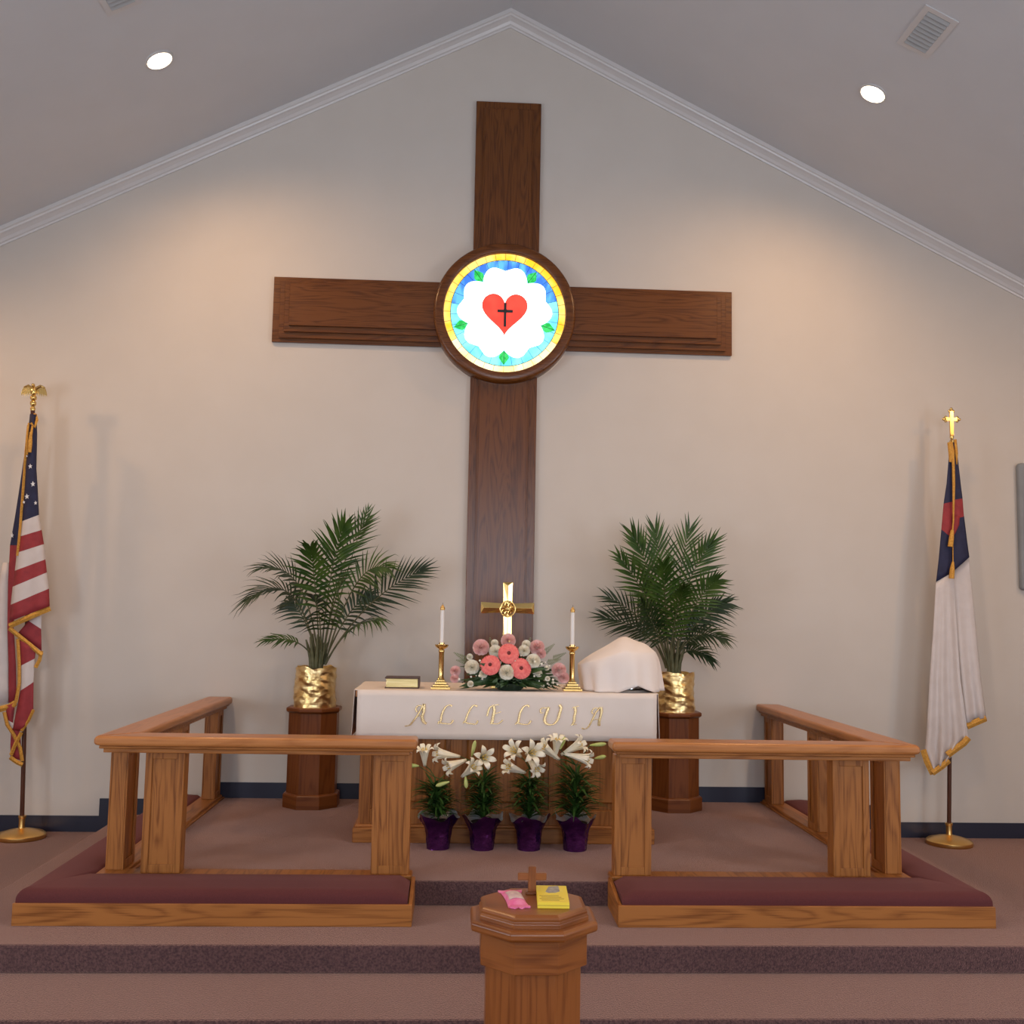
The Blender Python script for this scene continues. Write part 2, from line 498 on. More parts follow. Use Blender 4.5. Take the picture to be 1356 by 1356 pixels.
prof = [(0.474, -0.09), (0.474, -0.128), (0.479, -0.136), (0.487, -0.139), (0.532, -0.136), (0.546, -0.130), (0.553, -0.118), (0.556, -0.05), (0.556, -0.002)]
m.rings([[(RC.x + r_ * math.cos(a), y, RC.z + r_ * math.sin(a)) for r_, y in prof] for a in [2 * math.pi * i / 72 for i in range(73)]], cap=False, closed=False)
m.build('ring_frame', walnut['x'], wc, smooth=50, weld=True)


def disc_pt(r_, a, y): return (RC.x + r_ * math.cos(a), y, RC.z + r_ * math.sin(a))


glass = MB((0, 0, 4.0)); glass.prism([disc_pt(0.474, 2 * math.pi * i / 64, 0)[::2] for i in range(64)], -0.095, -0.09, 'y')
gl = glass.build('stained_glass', M_gW, wc)
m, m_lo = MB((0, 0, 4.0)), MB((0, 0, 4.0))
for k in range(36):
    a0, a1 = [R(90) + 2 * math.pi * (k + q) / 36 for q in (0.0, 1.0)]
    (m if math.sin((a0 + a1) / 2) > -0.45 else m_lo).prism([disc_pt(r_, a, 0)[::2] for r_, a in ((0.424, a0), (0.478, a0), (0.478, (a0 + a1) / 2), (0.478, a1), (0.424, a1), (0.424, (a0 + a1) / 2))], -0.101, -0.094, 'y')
m.build('amber_border', M_gY, gl)
m_lo.build('overlit_amber_border', M_gY2, gl)  # lower pieces, the lamp's wash painted into their colour
mb_, mc_ = MB((0, 0, 4.0)), MB((0, 0, 4.0))
for k in range(30):
    a0, a1 = [2 * math.pi * (k + q) / 30 + 0.05 for q in (0.0, 1.0)]
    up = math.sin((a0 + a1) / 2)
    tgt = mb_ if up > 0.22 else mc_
    tgt.prism([disc_pt(r_, a, 0)[::2] for r_, a in ((0.25, a0), (0.420, a0), (0.420, (a0 + a1) / 2), (0.420, a1), (0.25, a1))], -0.100, -0.093, 'y')
mb_.build('blue_ground', M_gB, gl)
mc_.build('pale_blue_ground', M_gC, gl)
# dark lead lines between the pieces
m = MB((0, 0, 4.0))
for rr in (0.422,):
    m.rings([[disc_pt(r_, a, y) for r_, y in ((rr - .002, -0.1), (rr - .002, -0.1022), (rr + .002, -0.1022), (rr + .002, -0.1))] for a in [2 * math.pi * i / 64 for i in range(65)]], cap=False)
for k in range(36):
    a = R(90) + 2 * math.pi * k / 36
    t_ = Vector((-math.sin(a), 0, math.cos(a))) * 0.0014
    p0, p1 = Vector(disc_pt(0.424, a, -0.1)), Vector(disc_pt(0.478, a, -0.1))
    m.add([p0 - t_, p1 - t_, p1 + t_, p0 + t_] + [q + Vector((0, -0.0022, 0)) for q in (p0 - t_, p1 - t_, p1 + t_, p0 + t_)], [(4, 5, 6, 7), (0, 1, 5, 4), (1, 2, 6, 5), (2, 3, 7, 6), (3, 0, 4, 7)])
for k in range(0, 30):
    a = 2 * math.pi * k / 30 + 0.05
    t_ = Vector((-math.sin(a), 0, math.cos(a))) * 0.0011
    p0, p1 = Vector(disc_pt(0.30, a, -0.1)), Vector(disc_pt(0.421, a, -0.1))
    m.add([q + Vector((0, dy, 0)) for dy in (0, -0.0022) for q in (p0 - t_, p1 - t_, p1 + t_, p0 + t_)], [(4, 5, 6, 7), (0, 1, 5, 4), (1, 2, 6, 5), (2, 3, 7, 6), (3, 0, 4, 7)])
m.build('leading', M_lead, gl)
# the white rose
key = [(0, .333), (6, .348), (12, .366), (17, .372), (23, .362), (29, .335), (33, .312), (36, .292)]


def rose_r(dg):
    dg = abs((dg + 36) % 72 - 36)
    for (a, r0), (b, r1) in zip(key, key[1:]):
        if dg <= b: return r0 + (r1 - r0) * (dg - a) / (b - a)
    return key[-1][1]


m = MB((0, 0, 4.0))
m.prism([disc_pt(rose_r(k * 3), R(90 + k * 3), 0)[::2] for k in range(120)], -0.106, -0.098, 'y')
m.build('white_rose', M_gW, gl)
for k in range(5):
    a = R(270 + 72 * k)
    ra, ta = Vector((math.cos(a), math.sin(a))), Vector((-math.sin(a), math.cos(a)))
    pl = [(0.300, 0), (0.330, .032), (0.355, .040), (0.378, .026), (0.412, 0), (0.378, -.026), (0.355, -.040), (0.330, -.032)]
    c2 = Vector((RC.x, RC.z))
    m = MB((0, 0, 4.0)); m.prism([tuple(c2 + ra * p + ta * q) for p, q in pl], -0.110, -0.098, 'y')
    lf = m.build('green_leaf', M_gG, gl)
    m = MB((0, 0, 4.0)); m.prism([tuple(c2 + ra * p + ta * q) for p, q in ((.300, .0015), (.415, .0015), (.415, -.0015), (.300, -.0015))], -0.1125, -0.109, 'y')
    m.build('vein', M_lead, lf)
hp = []
for k in range(60):
    t = 2 * math.pi * k / 60
    hp.append((RC.x + 0.0113 * 16 * math.sin(t) ** 3 * 0.985, RC.z - 0.002 + 0.0113 * (13 * math.cos(t) - 5 * math.cos(2 * t) - 2 * math.cos(3 * t) - math.cos(4 * t)) * 1.03 + 0.012))
m = MB((0, 0, 4.0)); m.prism(hp, -0.114, -0.104, 'y')
heart = m.build('red_heart', M_gR, gl)
m = MB((0, 0, 4.0))
cx, cz = RC.x + .003, RC.z + 0.012
m.box(cx - .010, cx + .010, -0.118, -0.112, cz - 0.125, cz + 0.065)
m.box(cx - .060, cx + .060, -0.118, -0.112, cz - 0.012, cz + 0.010)
m.prism([(cx + 0.017 * math.cos(k * math.pi / 8), cz + 0.017 * math.sin(k * math.pi / 8)) for k in range(16)], -0.119, -0.112, 'y')
m.build('black_cross', M_lead, heart)

# grey panel on the wall at the right
m = MB((4.5, 0, 2.4))
rp = []
for (cx, cz, a0) in ((4.86, 2.89, 0), (4.13, 2.89, 90), (4.13, 1.94, 180), (4.86, 1.94, 270)):
    for k in range(5):
        a = R(a0 + k * 22.5); rp.append((cx + 0.03 * math.cos(a), cz + 0.03 * math.sin(a)))
m.prism(rp, -0.06, 0.0, 'y')
tag(m.build('wall_panel', M_panel, loc=(4.5, 0, 2.4), bevel=0.02, segs=3), 'grey blue padded panel on the wall beyond the white flag', 'panel')

# ------------------------------------------------------------------ communion rails and kneelers
ZR = 0.9989
RX, RI, RO, RF = 2.1757, 0.1875, 0.5143, -2.4726


def rail(s, label):
    root = empty('communion_rail', (s * 1.6, -1.6, H2), label, 'altar rail', 'communion rails')
    org = (s * 1.6, -1.6, H2)

    def X(a): return s * a

    def lshape(ins, z0, z1, m, mi=0):
        pl = [(X(RX - ins), RF + ins), (X(RO + ins), RF + ins), (X(RO + ins), RF + RI - ins), (X(RX - RI + ins), RF + RI - ins), (X(RX - RI + ins), -0.02), (X(RX - ins), -0.02)]
        m.prism(pl, z0, z1, 'z', mi)
    # the cap, mitred at the corner: one run of grain each way
    mx, my = MB(org), MB(org)
    z0, z1 = ZR - 0.052, ZR
    mx.prism([(X(RX), RF), (X(RO), RF), (X(RO), RF + RI), (X(RX - RI), RF + RI)], z0, z1)
    my.prism([(X(RX), RF), (X(RX - RI), RF + RI), (X(RX - RI), -0.02), (X(RX), -0.02)], z0, z1)
    h1 = mx.build('handrail', oak_top['x'], root, bevel=0.018, segs=4)
    h2 = my.build('handrail', oak_top['y'], root, bevel=0.018, segs=4)
    m = MB(org); lshape(0.022, z0 - 0.014, z0 + 0.001, m); m.build('moulding', oak['x'], root, bevel=0.005)
    m = MB(org); lshape(0.040, z0 - 0.036, z0 - 0.013, m); m.build('moulding', oak['x'], root, bevel=0.004)
    # bottom sill
    m = MB(org)
    m.prism([(X(2.172), -2.352), (X(0.53), -2.352), (X(0.53), -2.232), (X(2.035), -2.232), (X(2.035), -0.02), (X(2.172), -0.02)], H2, H2 + 0.026)
    m.build('sill', oak['y'], root, bevel=0.006)
    m = MB(org)
    m.prism([(X(2.172), -2.352), (X(0.53), -2.352), (X(0.53), -2.214), (X(2.017), -2.214), (X(2.017), -0.02), (X(2.172), -0.02)], H2, H2 + 0.011)
    m.build('sill_moulding', oak['y'], root, bevel=0.003)

    def post(x0, x1, y0, y1, wide):
        a, b = sorted((X(x0), X(x1)))
        zb, zt = H2 + 0.026, ZR - 0.087
        m = MB(org)
        mg, dp = 0.036, 0.009
        if wide == 'x':
            m.box(a, b, y0 + dp, y1 - dp, zb, zt)
            for q0, q1 in ((y0, y0 + dp), (y1 - dp, y1)):
                m.box(a, a + mg, q0, q1, zb, zt); m.box(b - mg, b, q0, q1, zb, zt)
                m.box(a + mg, b - mg, q0, q1, zb, zb + 0.045); m.box(a + mg, b - mg, q0, q1, zt - 0.045, zt)
        else:
            m.box(a + dp, b - dp, y0, y1, zb, zt)
            for q0, q1 in ((a, a + dp), (b - dp, b)):
                m.box(q0, q1, y0, y0 + mg, zb, zt); m.box(q0, q1, y1 - mg, y1, zb, zt)
                m.box(q0, q1, y0 + mg, y1 - mg, zb, zb + 0.045); m.box(q0, q1, y0 + mg, y1 - mg, zt - 0.045, zt)
        p = m.build('post', oak['z'], root, bevel=0.003)
        return p
    post(0.547, 0.748, -2.335, -2.240, 'x')
    post(1.742, 1.945, -2.335, -2.240, 'x')
    post(2.052, 2.146, -2.270, -2.075, 'y')
    post(2.052, 2.146, -1.200, -1.005, 'y')
    post(2.046, 2.140, -0.225, -0.045, 'y')
    return root


rail(-1, 'oak communion rail of panelled posts on the striped flag side')
rail(1, 'oak communion rail of panelled posts on the white flag side')


def kneeler(s, label):
    org = (s * 1.6, -2.6, H1)
    root = empty('kneeler', org, label, 'kneeler', 'padded kneelers')

    def X(a): return s * a
    KX, KI, KY, KT = 2.4295, 0.510, -2.729, 0.2331
    ys = -0.03
    # wooden box
    m = MB(org)
    a, b = sorted((X(KX), X(KI)))
    m.box(a, b, KY, KY + 0.02, H1, KT)
    m.build('front_board', oak['x'], root, bevel=0.003)
    m = MB(org); a, b = sorted((X(KX), X(KX - 0.02))); m.box(a, b, KY + 0.02, ys, H1, KT)
    m.build('side_board', oak['y'], root, bevel=0.003)
    m = MB(org); a, b = sorted((X(KI), X(KI + 0.02)))
    m.prism([(KY + 0.02, H1), (YC - 0.001, H1), (YC - 0.001, 0.278), (YC - 0.05, 0.274), (KY + 0.02, KT)], a, b, 'x')
    m.build('end_board', oak['y'], root, bevel=0.003)
    m = MB(org)
    m.prism([(X(KX - .02), KY + .02), (X(KI + .02), KY + .02), (X(KI + .02), YC - .002), (X(XC + .003), YC - .002), (X(XC + .003), ys), (X(KX - .02), ys)], H1, KT - 0.012)
    m.build('deck', oak['x'], root)
    # upholstered pads, mitred at the corner
    zt, zb = 0.296, KT - 0.004
    w = 0.345

    def prof(w_, back):
        """cross-section from the outer bottom edge over the top to the inner bottom edge: (distance inwards, height)"""
        p = [(0.0, zb), (0.0, zb + 0.018)]
        for k in range(1, 7):
            a_ = R(15 * k); p.append((0.055 - 0.055 * math.cos(a_), zb + 0.018 + (zt - zb - 0.018) * math.sin(a_)))
        p += [(w_ * 0.5, zt + 0.004)]
        for k in range(0, 6):
            a_ = R(90 - 18 * k - 18); p.append((w_ - 0.035 + 0.035 * math.cos(a_) * 1.0, zb + 0.012 + (zt - zb - 0.012) * math.sin(a_)))
        p += [(w_, zb)]
        return p
    pf = prof(w, 1)
    n = 30
    # front pad runs from the mitre to the opening
    rings = []
    for k in range(n + 1):
        ring = []
        t = k / n
        for dist, z in pf:
            xs = KX - 0.010 - dist * 0.255 / w       # mitre line end
            xe = KI + 0.024
            x = xs + (xe - xs) * t
            zz = z
            e = (x - xe)
            if e < 0.05 and z > zb + 0.01:
                zz = zb + (z - zb) * (1 - (1 - e / 0.05) ** 2 * 0.45)
            ring.append((X(x), KY + 0.010 + dist, zz))
        rings.append(ring)
    m = MB(org); m.rings(rings, True); m.build('cushion', M_cushion, root, smooth=60)
    ws = 0.255
    pf2 = prof(ws, 1)
    rings = []
    for k in range(n + 1):
        ring = []
        t = k / n
        for dist, z in pf2:
            y0 = KY + 0.012 + dist * w / ws
            y1 = ys - 0.02
            y = y0 + (y1 - y0) * t
            zz = z
            e = y1 - y
            if e < 0.05 and z > zb + 0.01:
                zz = zb + (z - zb) * (1 - (1 - e / 0.05) ** 2 * 0.45)
            ring.append((X(KX - 0.010 - dist), y, zz))
        rings.append(ring)
    m = MB(org); m.rings(rings, True); m.build('cushion', M_cushion, root, smooth=60)
    return root


kneeler(-1, 'oak kneeler with burgundy pad along the rail on the striped flag side')
kneeler(1, 'oak kneeler with burgundy pad along the rail on the white flag side')

# ------------------------------------------------------------------ altar
ZA = 1.180
al = empty('altar', (0.0, -1.15, H2), 'panelled oak altar under a white cloth in the chancel', 'altar')
org = (0, -1.15, H2)
m = MB(org)
m.box(-0.93, 0.93, -1.475, -0.80, H2, 0.345); m.build('plinth', oak['x'], al, bevel=0.006)
m = MB(org); m.box(-0.915, 0.915, -1.458, -0.815, 0.345, 0.360); m.build('plinth_moulding', oak_top['x'], al, bevel=0.004)
m = MB(org); m.box(-0.895, 0.895, -1.412, -0.84, 0.360, 1.135)
m.build('body', oak['z'], al)
m = MB(org)
for a, b in ((-0.90, -0.83), (-0.342, -0.272), (0.272, 0.342), (0.83, 0.90)):
    m.box(a, b, -1.446, -1.41, 0.36, 1.135)
for a, b in ((0.36, 0.45), (1.05, 1.135)):
    m.box(-0.83, 0.83, -1.444, -1.41, a, b)
m.build('front_frame', oak['z'], al, bevel=0.003)
for a, b in ((-0.80, -0.372), (-0.242, 0.242), (0.372, 0.80)):
    m = MB(org); m.box(a, b, -1.432, -1.41, 0.49, 1.01); m.build('panel', oak['z'], al, bevel=0.014, segs=1)
m = MB(org); m.box(-0.935, 0.935, -1.500, -0.78, 1.135, ZA - 0.006); m.build('table_top', oak_top['x'], al, bevel=0.004)

cl = empty('altar_cloth', (0, -1.15, ZA), 'white altar cloth with gold ALLELUIA lettering hanging over the altar front', 'altar cloth')
org = (0, -1.15, ZA)
m = MB(org)
m.box(-0.942, 0.942, -1.512, -0.775, ZA - 0.005, ZA)
m.build('top_cloth', M_linen, cl, bevel=0.002)
for s in (-1, 1):
    m = MB(org)
    m.grid(lambda u, v, s=s: (s * (0.941 + 0.012 * v + 0.004 * math.sin(u * 9)), -1.500 + 0.72 * u, ZA - 0.002 - 0.285 * v), 24, 8)
    m.build('side_drop', M_linen, cl, smooth=60, solid=0.003)
m = MB(org)
m.grid(lambda u, v: (-0.922 + 1.853 * u, -1.5135 - 0.004 * math.sin(v * 1.6) - 0.0025 * math.sin(u * 17 + 1) * v, ZA - 0.0015 - 0.292 * v + 0.0), 60, 8)
fr_ = m.build('frontal', M_linen, cl, smooth=60, solid=0.003)
# the gold lettering, pen strokes laid as raised ribbons on the frontal; strokes are on a 0..100 letter grid
# (coordinates as drawn on two crops of the cloth, 8.475 units per unit of width)


def crop_pt(ox, x, y):
    p = at(ox + x / 8.475, 920 + y / 8.475, -1.522)
    return p


def letter(ch, strokes):
    m = MB(org)
    for ox, w0, pts in strokes:
        ps = [crop_pt(ox, x, y) for x, y in pts]
        # smooth the polyline
        fine = []
        for i in range(len(ps) - 1):
            p0, p1, p2, p3 = ps[max(i - 1, 0)], ps[i], ps[i + 1], ps[min(i + 2, len(ps) - 1)]
            for k in range(5):
                t = k / 5
                fine.append(0.5 * ((2 * p1) + (p2 - p0) * t + (2 * p0 - 5 * p1 + 4 * p2 - p3) * t * t + (3 * p1 - p0 - 3 * p2 + p3) * t ** 3))
        fine.append(ps[-1])
        rr = []
        nf = len(fine)
        for i, p in enumerate(fine):
            t = (fine[min(i + 1, nf - 1)] - fine[max(i - 1, 0)]).normalized()
            nrm = Vector((-t.z, 0, t.x))
            # broad pen: wide on downstrokes, thin on upstrokes
            w = 0.88 * w0 * (0.35 + 0.65 * abs(t.z - 0.25 * t.x))
            rr.append([p + nrm * w + Vector((0, 0.001, 0)), p + nrm * w * 0.6 + Vector((0, -0.0035, 0)), p - nrm * w * 0.6 + Vector((0, -0.0035, 0)), p - nrm * w + Vector((0, 0.001, 0))])
        m.rings(rr, True)
    o = m.build('letter', M_gold2, fr_, smooth=50)
    return o


M_gold2 = mat('gold_lettering', (0.86, 0.66, 0.34), 0.24, 1.0)
A_, B_ = 520, 670
letter('A', [(A_, .0075, [(135, 352), (190, 342), (235, 290), (275, 235), (320, 160), (350, 102)]), (A_, .0105, [(352, 102), (350, 180), (332, 245), (345, 300), (378, 325)]), (A_, .006, [(330, 128), (285, 122), (260, 160), (272, 195)]), (A_, .006, [(265, 248), (300, 238), (338, 236)])])
letter('L', [(A_, .0075, [(665, 128), (640, 115), (600, 132), (568, 180), (548, 235), (540, 290), (505, 325)]), (A_, .0075, [(510, 300), (545, 318), (600, 325), (650, 325), (680, 285)])])
letter('L', [(A_, .0075, [(950, 132), (915, 118), (880, 148), (850, 200), (828, 255), (815, 300), (785, 318)]), (A_, .0075, [(795, 300), (840, 318), (890, 328), (935, 328), (955, 290)])])
letter('E', [(A_, .0105, [(1135, 128), (1140, 180), (1128, 240), (1118, 290), (1110, 318)]), (A_, .007, [(1060, 240), (1075, 180), (1095, 140), (1135, 118), (1195, 112)]), (A_, .007, [(1090, 322), (1140, 326), (1190, 322), (1235, 285)]), (A_, .006, [(1135, 215), (1175, 205), (1215, 190)])])
letter('L', [(B_, .0085, [(262, 135), (235, 118), (195, 140), (160, 200), (148, 255), (135, 310), (100, 332)]), (B_, .0075, [(115, 308), (160, 326), (210, 334), (255, 328), (280, 290)])])
letter('U', [(B_, .006, [(420, 200), (395, 205), (388, 170), (415, 145), (455, 150), (480, 135)]), (B_, .0105, [(480, 140), (455, 210), (435, 275), (450, 320), (500, 338), (550, 320), (590, 265)]), (B_, .0105, [(600, 112), (618, 150), (600, 215), (588, 270)])])
letter('I', [(B_, .0100, [(775, 138), (780, 190), (768, 250), (765, 300), (745, 338)]), (B_, .006, [(725, 340), (760, 338), (790, 330)]), (B_, .006, [(745, 150), (775, 135), (820, 128)])])
letter('A', [(B_, .0075, [(850, 375), (885, 385), (925, 360), (965, 290), (1010, 200), (1060, 140)]), (B_, .0105, [(1068, 140), (1072, 190), (1058, 250), (1045, 310), (1045, 350)]), (B_, .006, [(1040, 152), (995, 150), (965, 190), (978, 215)]), (B_, .006, [(975, 285), (1015, 276), (1055, 272)])])

# ------------------------------------------------------------------ things on the altar
bb = empty('bible', (-0.66, -1.30, ZA), 'closed brown bible with gilt pages lying on the altar cloth', 'book')
org = (-0.66, -1.30, ZA)
m = MB(org); m.box(-0.758, -0.558, -1.378, -1.225, ZA + 0.006, ZA + 0.062); m.build('pages', M_pages, bb, bevel=0.004)
m = MB(org)
m.box(-0.766, -0.550, -1.382, -1.215, ZA, ZA + 0.006); m.box(-0.766, -0.550, -1.382, -1.215, ZA + 0.062, ZA + 0.069)
m.box(-0.766, -0.550, -1.225, -1.213, ZA, ZA + 0.069)
m.build('cover', M_leather, bb, bevel=0.002)
m = MB(org); m.box(-0.556, -0.549, -1.380, -1.225, ZA + 0.004, ZA + 0.066); m.build('page_edge', M_leather, bb)

cs = empty('candlestick', (-0.415, -1.36, ZA), 'brass candlestick on the altar beside the bible', 'candlestick', 'brass candlesticks')
m = MB()
for w_, z0, z1 in ((0.060, 0, 0.016), (0.048, 0.016, 0.030), (0.036, 0.030, 0.046), (0.026, 0.046, 0.058)):
    m.box(-w_, w_, -w_, w_, z0, z1)
m.build('base', M_brass, cs, bevel=0.003)
m = MB()
m.lathe([(0.024, 0.058), (0.020, 0.066), (0.017, 0.075), (0.0165, 0.10), (0.0165, 0.225), (0.019, 0.232), (0.019, 0.240), (0.016, 0.246)], n=24)
m.build('stem', M_brass, cs, smooth=40)
m = MB()
m.lathe([(0.016, 0.246), (0.022, 0.252), (0.036, 0.262), (0.043, 0.272), (0.043, 0.278), (0.035, 0.279), (0.018, 0.272), (0.018, 0.290), (0.013, 0.290), (0.013, 0.272)], n=28)
m.build('drip_pan', M_brass, cs, smooth=40)
c2 = copy_tree(cs); c2.location = (0.416, -1.36, ZA)
c2['label'] = 'brass candlestick on the altar beside the veiled vessels'
cn = empty('candle', (-0.415, -1.36, ZA + 0.273), 'white candle in the brass candlestick near the bible', 'candle', 'altar candles')
m = MB(); m.lathe([(0.0125, 0), (0.0125, 0.232), (0.0115, 0.235)], n=20); m.build('wax', M_candle, cn, smooth=40)
m = MB(); m.lathe([(0.0135, 0.222), (0.0150, 0.230), (0.0150, 0.236), (0.0095, 0.246), (0.006, 0.252), (0.004, 0.256)], n=20); m.build('follower', M_brass2, cn, smooth=40)
m = MB(); m.tube([(0, 0, .25), (0.0005, 0, .262), (0.001, 0, .268)], 0.0014, 6); m.build('wick', M_lead, cn)
c3 = copy_tree(cn); c3.location = (0.416, -1.36, ZA + 0.273)
c3['label'] = 'white candle in the brass candlestick near the veiled vessels'

ac = empty('altar_cross', (0.006, -1.20, ZA), 'polished brass cross standing behind the flowers on the altar', 'cross')
m = MB()
for w_, z0, z1 in ((0.10, 0, 0.018), (0.08, 0.018, 0.036), (0.058, 0.036, 0.054)):
    m.box(-w_, w_, -w_ * .7, w_ * .7, z0, z1)
m.build('base', M_brass, ac, bevel=0.003)
zc0 = 1.696 - ZA; zt0 = 1.864 - ZA


def bar(pts, ridge, y0=-0.008, y1=0.008):
    m_ = MB(); m_.prism(pts, y0, y1, 'y')
    # a raised ridge down the middle of the front face
    n_ = len(pts)
    (ra, rb) = ridge
    def near(p):
        ax, az = ra; bx, bz = rb
        d2 = (bx - ax) ** 2 + (bz - az) ** 2
        t_ = max(0.0, min(1.0, ((p[0] - ax) * (bx - ax) + (p[1] - az) * (bz - az)) / d2))
        return (ax + (bx - ax) * t_, y0 - 0.012, az + (bz - az) * t_)
    for i in range(n_):
        p, q = pts[i], pts[(i + 1) % n_]
        a_, b_ = near(p), near(q)
        m_.add([(p[0], y0, p[1]), (q[0], y0, q[1]), b_, a_], [(0, 1, 2, 3)])
    return m_


m = bar([(-0.032, 0.054), (0.032, 0.054), (0.026, zc0 - 0.05), (0.028, zc0 + 0.05), (0.031, zt0), (-0.031, zt0), (-0.028, zc0 + 0.05), (-0.026, zc0 - 0.05)], ((0, 0.07), (0, zt0 - 0.02)))
m.build('shaft', M_brass, ac, bevel=0.002, weld=True)
m = bar([(-0.174, zc0 - 0.037), (-0.02, zc0 - 0.029), (0.02, zc0 - 0.029), (0.174, zc0 - 0.037), (0.174, zc0 + 0.037), (0.02, zc0 + 0.029), (-0.02, zc0 + 0.029), (-0.174, zc0 + 0.037)], ((-0.155, zc0), (0.155, zc0)), -0.010, 0.010)
m.build('arms', M_brass, ac, bevel=0.002, weld=True)
m = MB()
for k in range(8):
    a = k * math.pi / 4
    m.tube([(0.030 * math.cos(a) + 0.018 * math.cos(b), -0.02, zc0 - 0.006 + 0.030 * math.sin(a) + 0.018 * math.sin(b)) for b in [i * math.pi / 6 for i in range(13)]], 0.004, 6)
m.tube([(0.05 * math.cos(b), -0.02, zc0 - 0.006 + 0.05 * math.sin(b)) for b in [i * math.pi / 16 for i in range(33)]], 0.005, 8)
m.ball((0, -0.02, zc0 - .006), 0.016, s=(1, .5, 1))
m.build('medallion', M_brass, ac, smooth=50)

# flowers -----------------------------------------------------------


def leaf_strip(m, p0, d, length, width, droop=0.0, fold=0.3, n=5, mi=0, up=Vector((0, 0, 1))):
    d = Vector(d).normalized()
    side = d.cross(up)
    if side.length < 1e-3: side = Vector((1, 0, 0))
    side.normalize()
    nrm = side.cross(d)
    rows = []
    for k in range(n + 1):
        t = k / n
        c = Vector(p0) + d * length * t - Vector((0, 0, 1)) * droop * t * t * length
        w = width * (0.35 + 1.3 * t) if t < 0.5 else width * max(0.03, 1.0 - (t - 0.5) / 0.5) ** 0.8
        w = min(w, width)
        rows.append([c - side * w + nrm * w * fold, c, c + side * w + nrm * w * fold])
    m.rings(rows, False, mi, closed=False)


def ruffle(m, c, r, facing, n=90, size=0.27, seed=1):
    r = r * 0.86
    """A ball of ruffled petals facing along a direction."""
    rg = random.Random(seed)
    f = Vector(facing).normalized()
    a = f.orthogonal().normalized(); b = f.cross(a)
    for k in range(n):
        ph = math.acos(1 - 1.15 * (k + 0.5) / n)
        th = k * 2.39996
        d = f * math.cos(ph) + (a * math.cos(th) + b * math.sin(th)) * math.sin(ph)
        side = d.cross(f)
        if side.length < 1e-3: side = a
        side.normalize()
        base = Vector(c) + d * r * 0.35
        w = r * size
        rows = []
        for j in range(4):
            t = j / 3
            p = base + d * (r * 0.70 * t) + f * (r * 0.12 * t)
            ww = w * (0.35 + 0.65 * t) * (1 if j < 3 else 0.8)
            jit = r * 0.16
            rows.append([p - side * ww + f * rg.uniform(-jit, jit), p + d * r * 0.06 * t, p + side * ww + f * rg.uniform(-jit, jit)])
        m.rings(rows, False, 0, closed=False)


fl = empty('flower_arrangement', (0.02, -1.38, ZA), 'low altar arrangement of coral gerberas, pink carnations and ferns', 'flowers')
org = (0.02, -1.38, ZA)
m = MB(org)
m.lathe([(0.07, 0), (0.095, 0.025), (0.10, 0.045), (0.09, 0.047), (0.06, 0.03)], (0.02, -1.38, ZA), 24)
m.build('bowl', mat('dark_green_bowl', (0.01, 0.025, 0.012), 0.4), fl, smooth=40)
m = MB(org)
rg = random.Random(5)
for k in range(520):
    a = rg.uniform(0, 2 * math.pi); el = rg.uniform(-0.05, 1.35)
    d = Vector((math.cos(a) * math.cos(el) * 1.25, math.sin(a) * math.cos(el) * 0.62, math.sin(el) * 0.85))
    p = Vector((0.02, -1.38, ZA + 0.05)) + d * rg.uniform(0.02, 0.10)
    L_ = d.length * rg.uniform(0.10, 0.19)
    leaf_strip(m, p, d, L_, rg.uniform(0.010, 0.020), rg.uniform(0.0, 0.4), n=4, up=Vector((rg.uniform(-.5, .5), -1, rg.uniform(0, 1.2))))
for k in range(30):
    a = R(185 + 170 * k / 29) + rg.uniform(-.1, .1)
    d = Vector((math.cos(a), math.sin(a) * 0.6, rg.uniform(0.0, 0.5)))
    leaf_strip(m, Vector((0.02, -1.38, ZA + 0.06)) + d * 0.07, d, rg.uniform(0.15, 0.24) * (1.15 if abs(d.x) > .6 else 0.7), rg.uniform(0.018, 0.026), 0.18, n=5, up=Vector((rg.uniform(-.3, .3), -1, rg.uniform(0.2, 1))))
for k in range(26):
    a = rg.uniform(math.pi, 2 * math.pi) if k < 10 else rg.uniform(0, 6.28)
    d = Vector((math.cos(a) * 1.0, math.sin(a) * 0.35, rg.uniform(0.05, 0.25))).normalized()
    st = Vector((0.02, -1.38, ZA + 0.05))
    L_ = rg.uniform(0.24, 0.33) if abs(d.x) > 0.6 else rg.uniform(0.15, 0.2)
    for j in range(12):
        t = 0.3 + 0.7 * j / 11
        q = st + d * L_ * t - Vector((0, 0, 0.07 * t * t))
        q.z = max(q.z, ZA + 0.012)
        for s in (-1, 1):
            sd = (d.cross(Vector((0, 0, 1)))).normalized() * s + d * 0.5
            leaf_strip(m, q, sd, 0.065 * (1.15 - t), 0.008, 0.1, n=3, up=Vector((0, -1, .5)))
m.v = [Vector((min(max(v.x, -0.36), 0.32), min(max(v.y, -0.120), 0.095), max(v.z, 0.004))) for v in m.v]
m.build('foliage', M_fern, fl, smooth=60)
m = MB(org)
for (px, py, dx, dz) in ((612, 876, -1, .25), (608, 868, -.9, .5), (735, 875, 1, .3), (728, 858, .8, .7), (650, 852, -.2, 1), (700, 852, .3, 1), (742, 868, 1, .5)):
    p = at(px, py, -1.37); d = Vector((dx, -.15, dz)).normalized()
    for j in range(9):
        q = p - d * 0.05 + d * 0.085 * j / 8
        for s in (-1, 1):
            leaf_strip(m, q, Vector((-d.z, 0, d.x)) * s + d * 0.7, 0.025 * (1.1 - j / 9), 0.004, 0, n=3, up=Vector((0, -1, 0)))
m.build('fern_tip', M_fernp, fl, smooth=60)


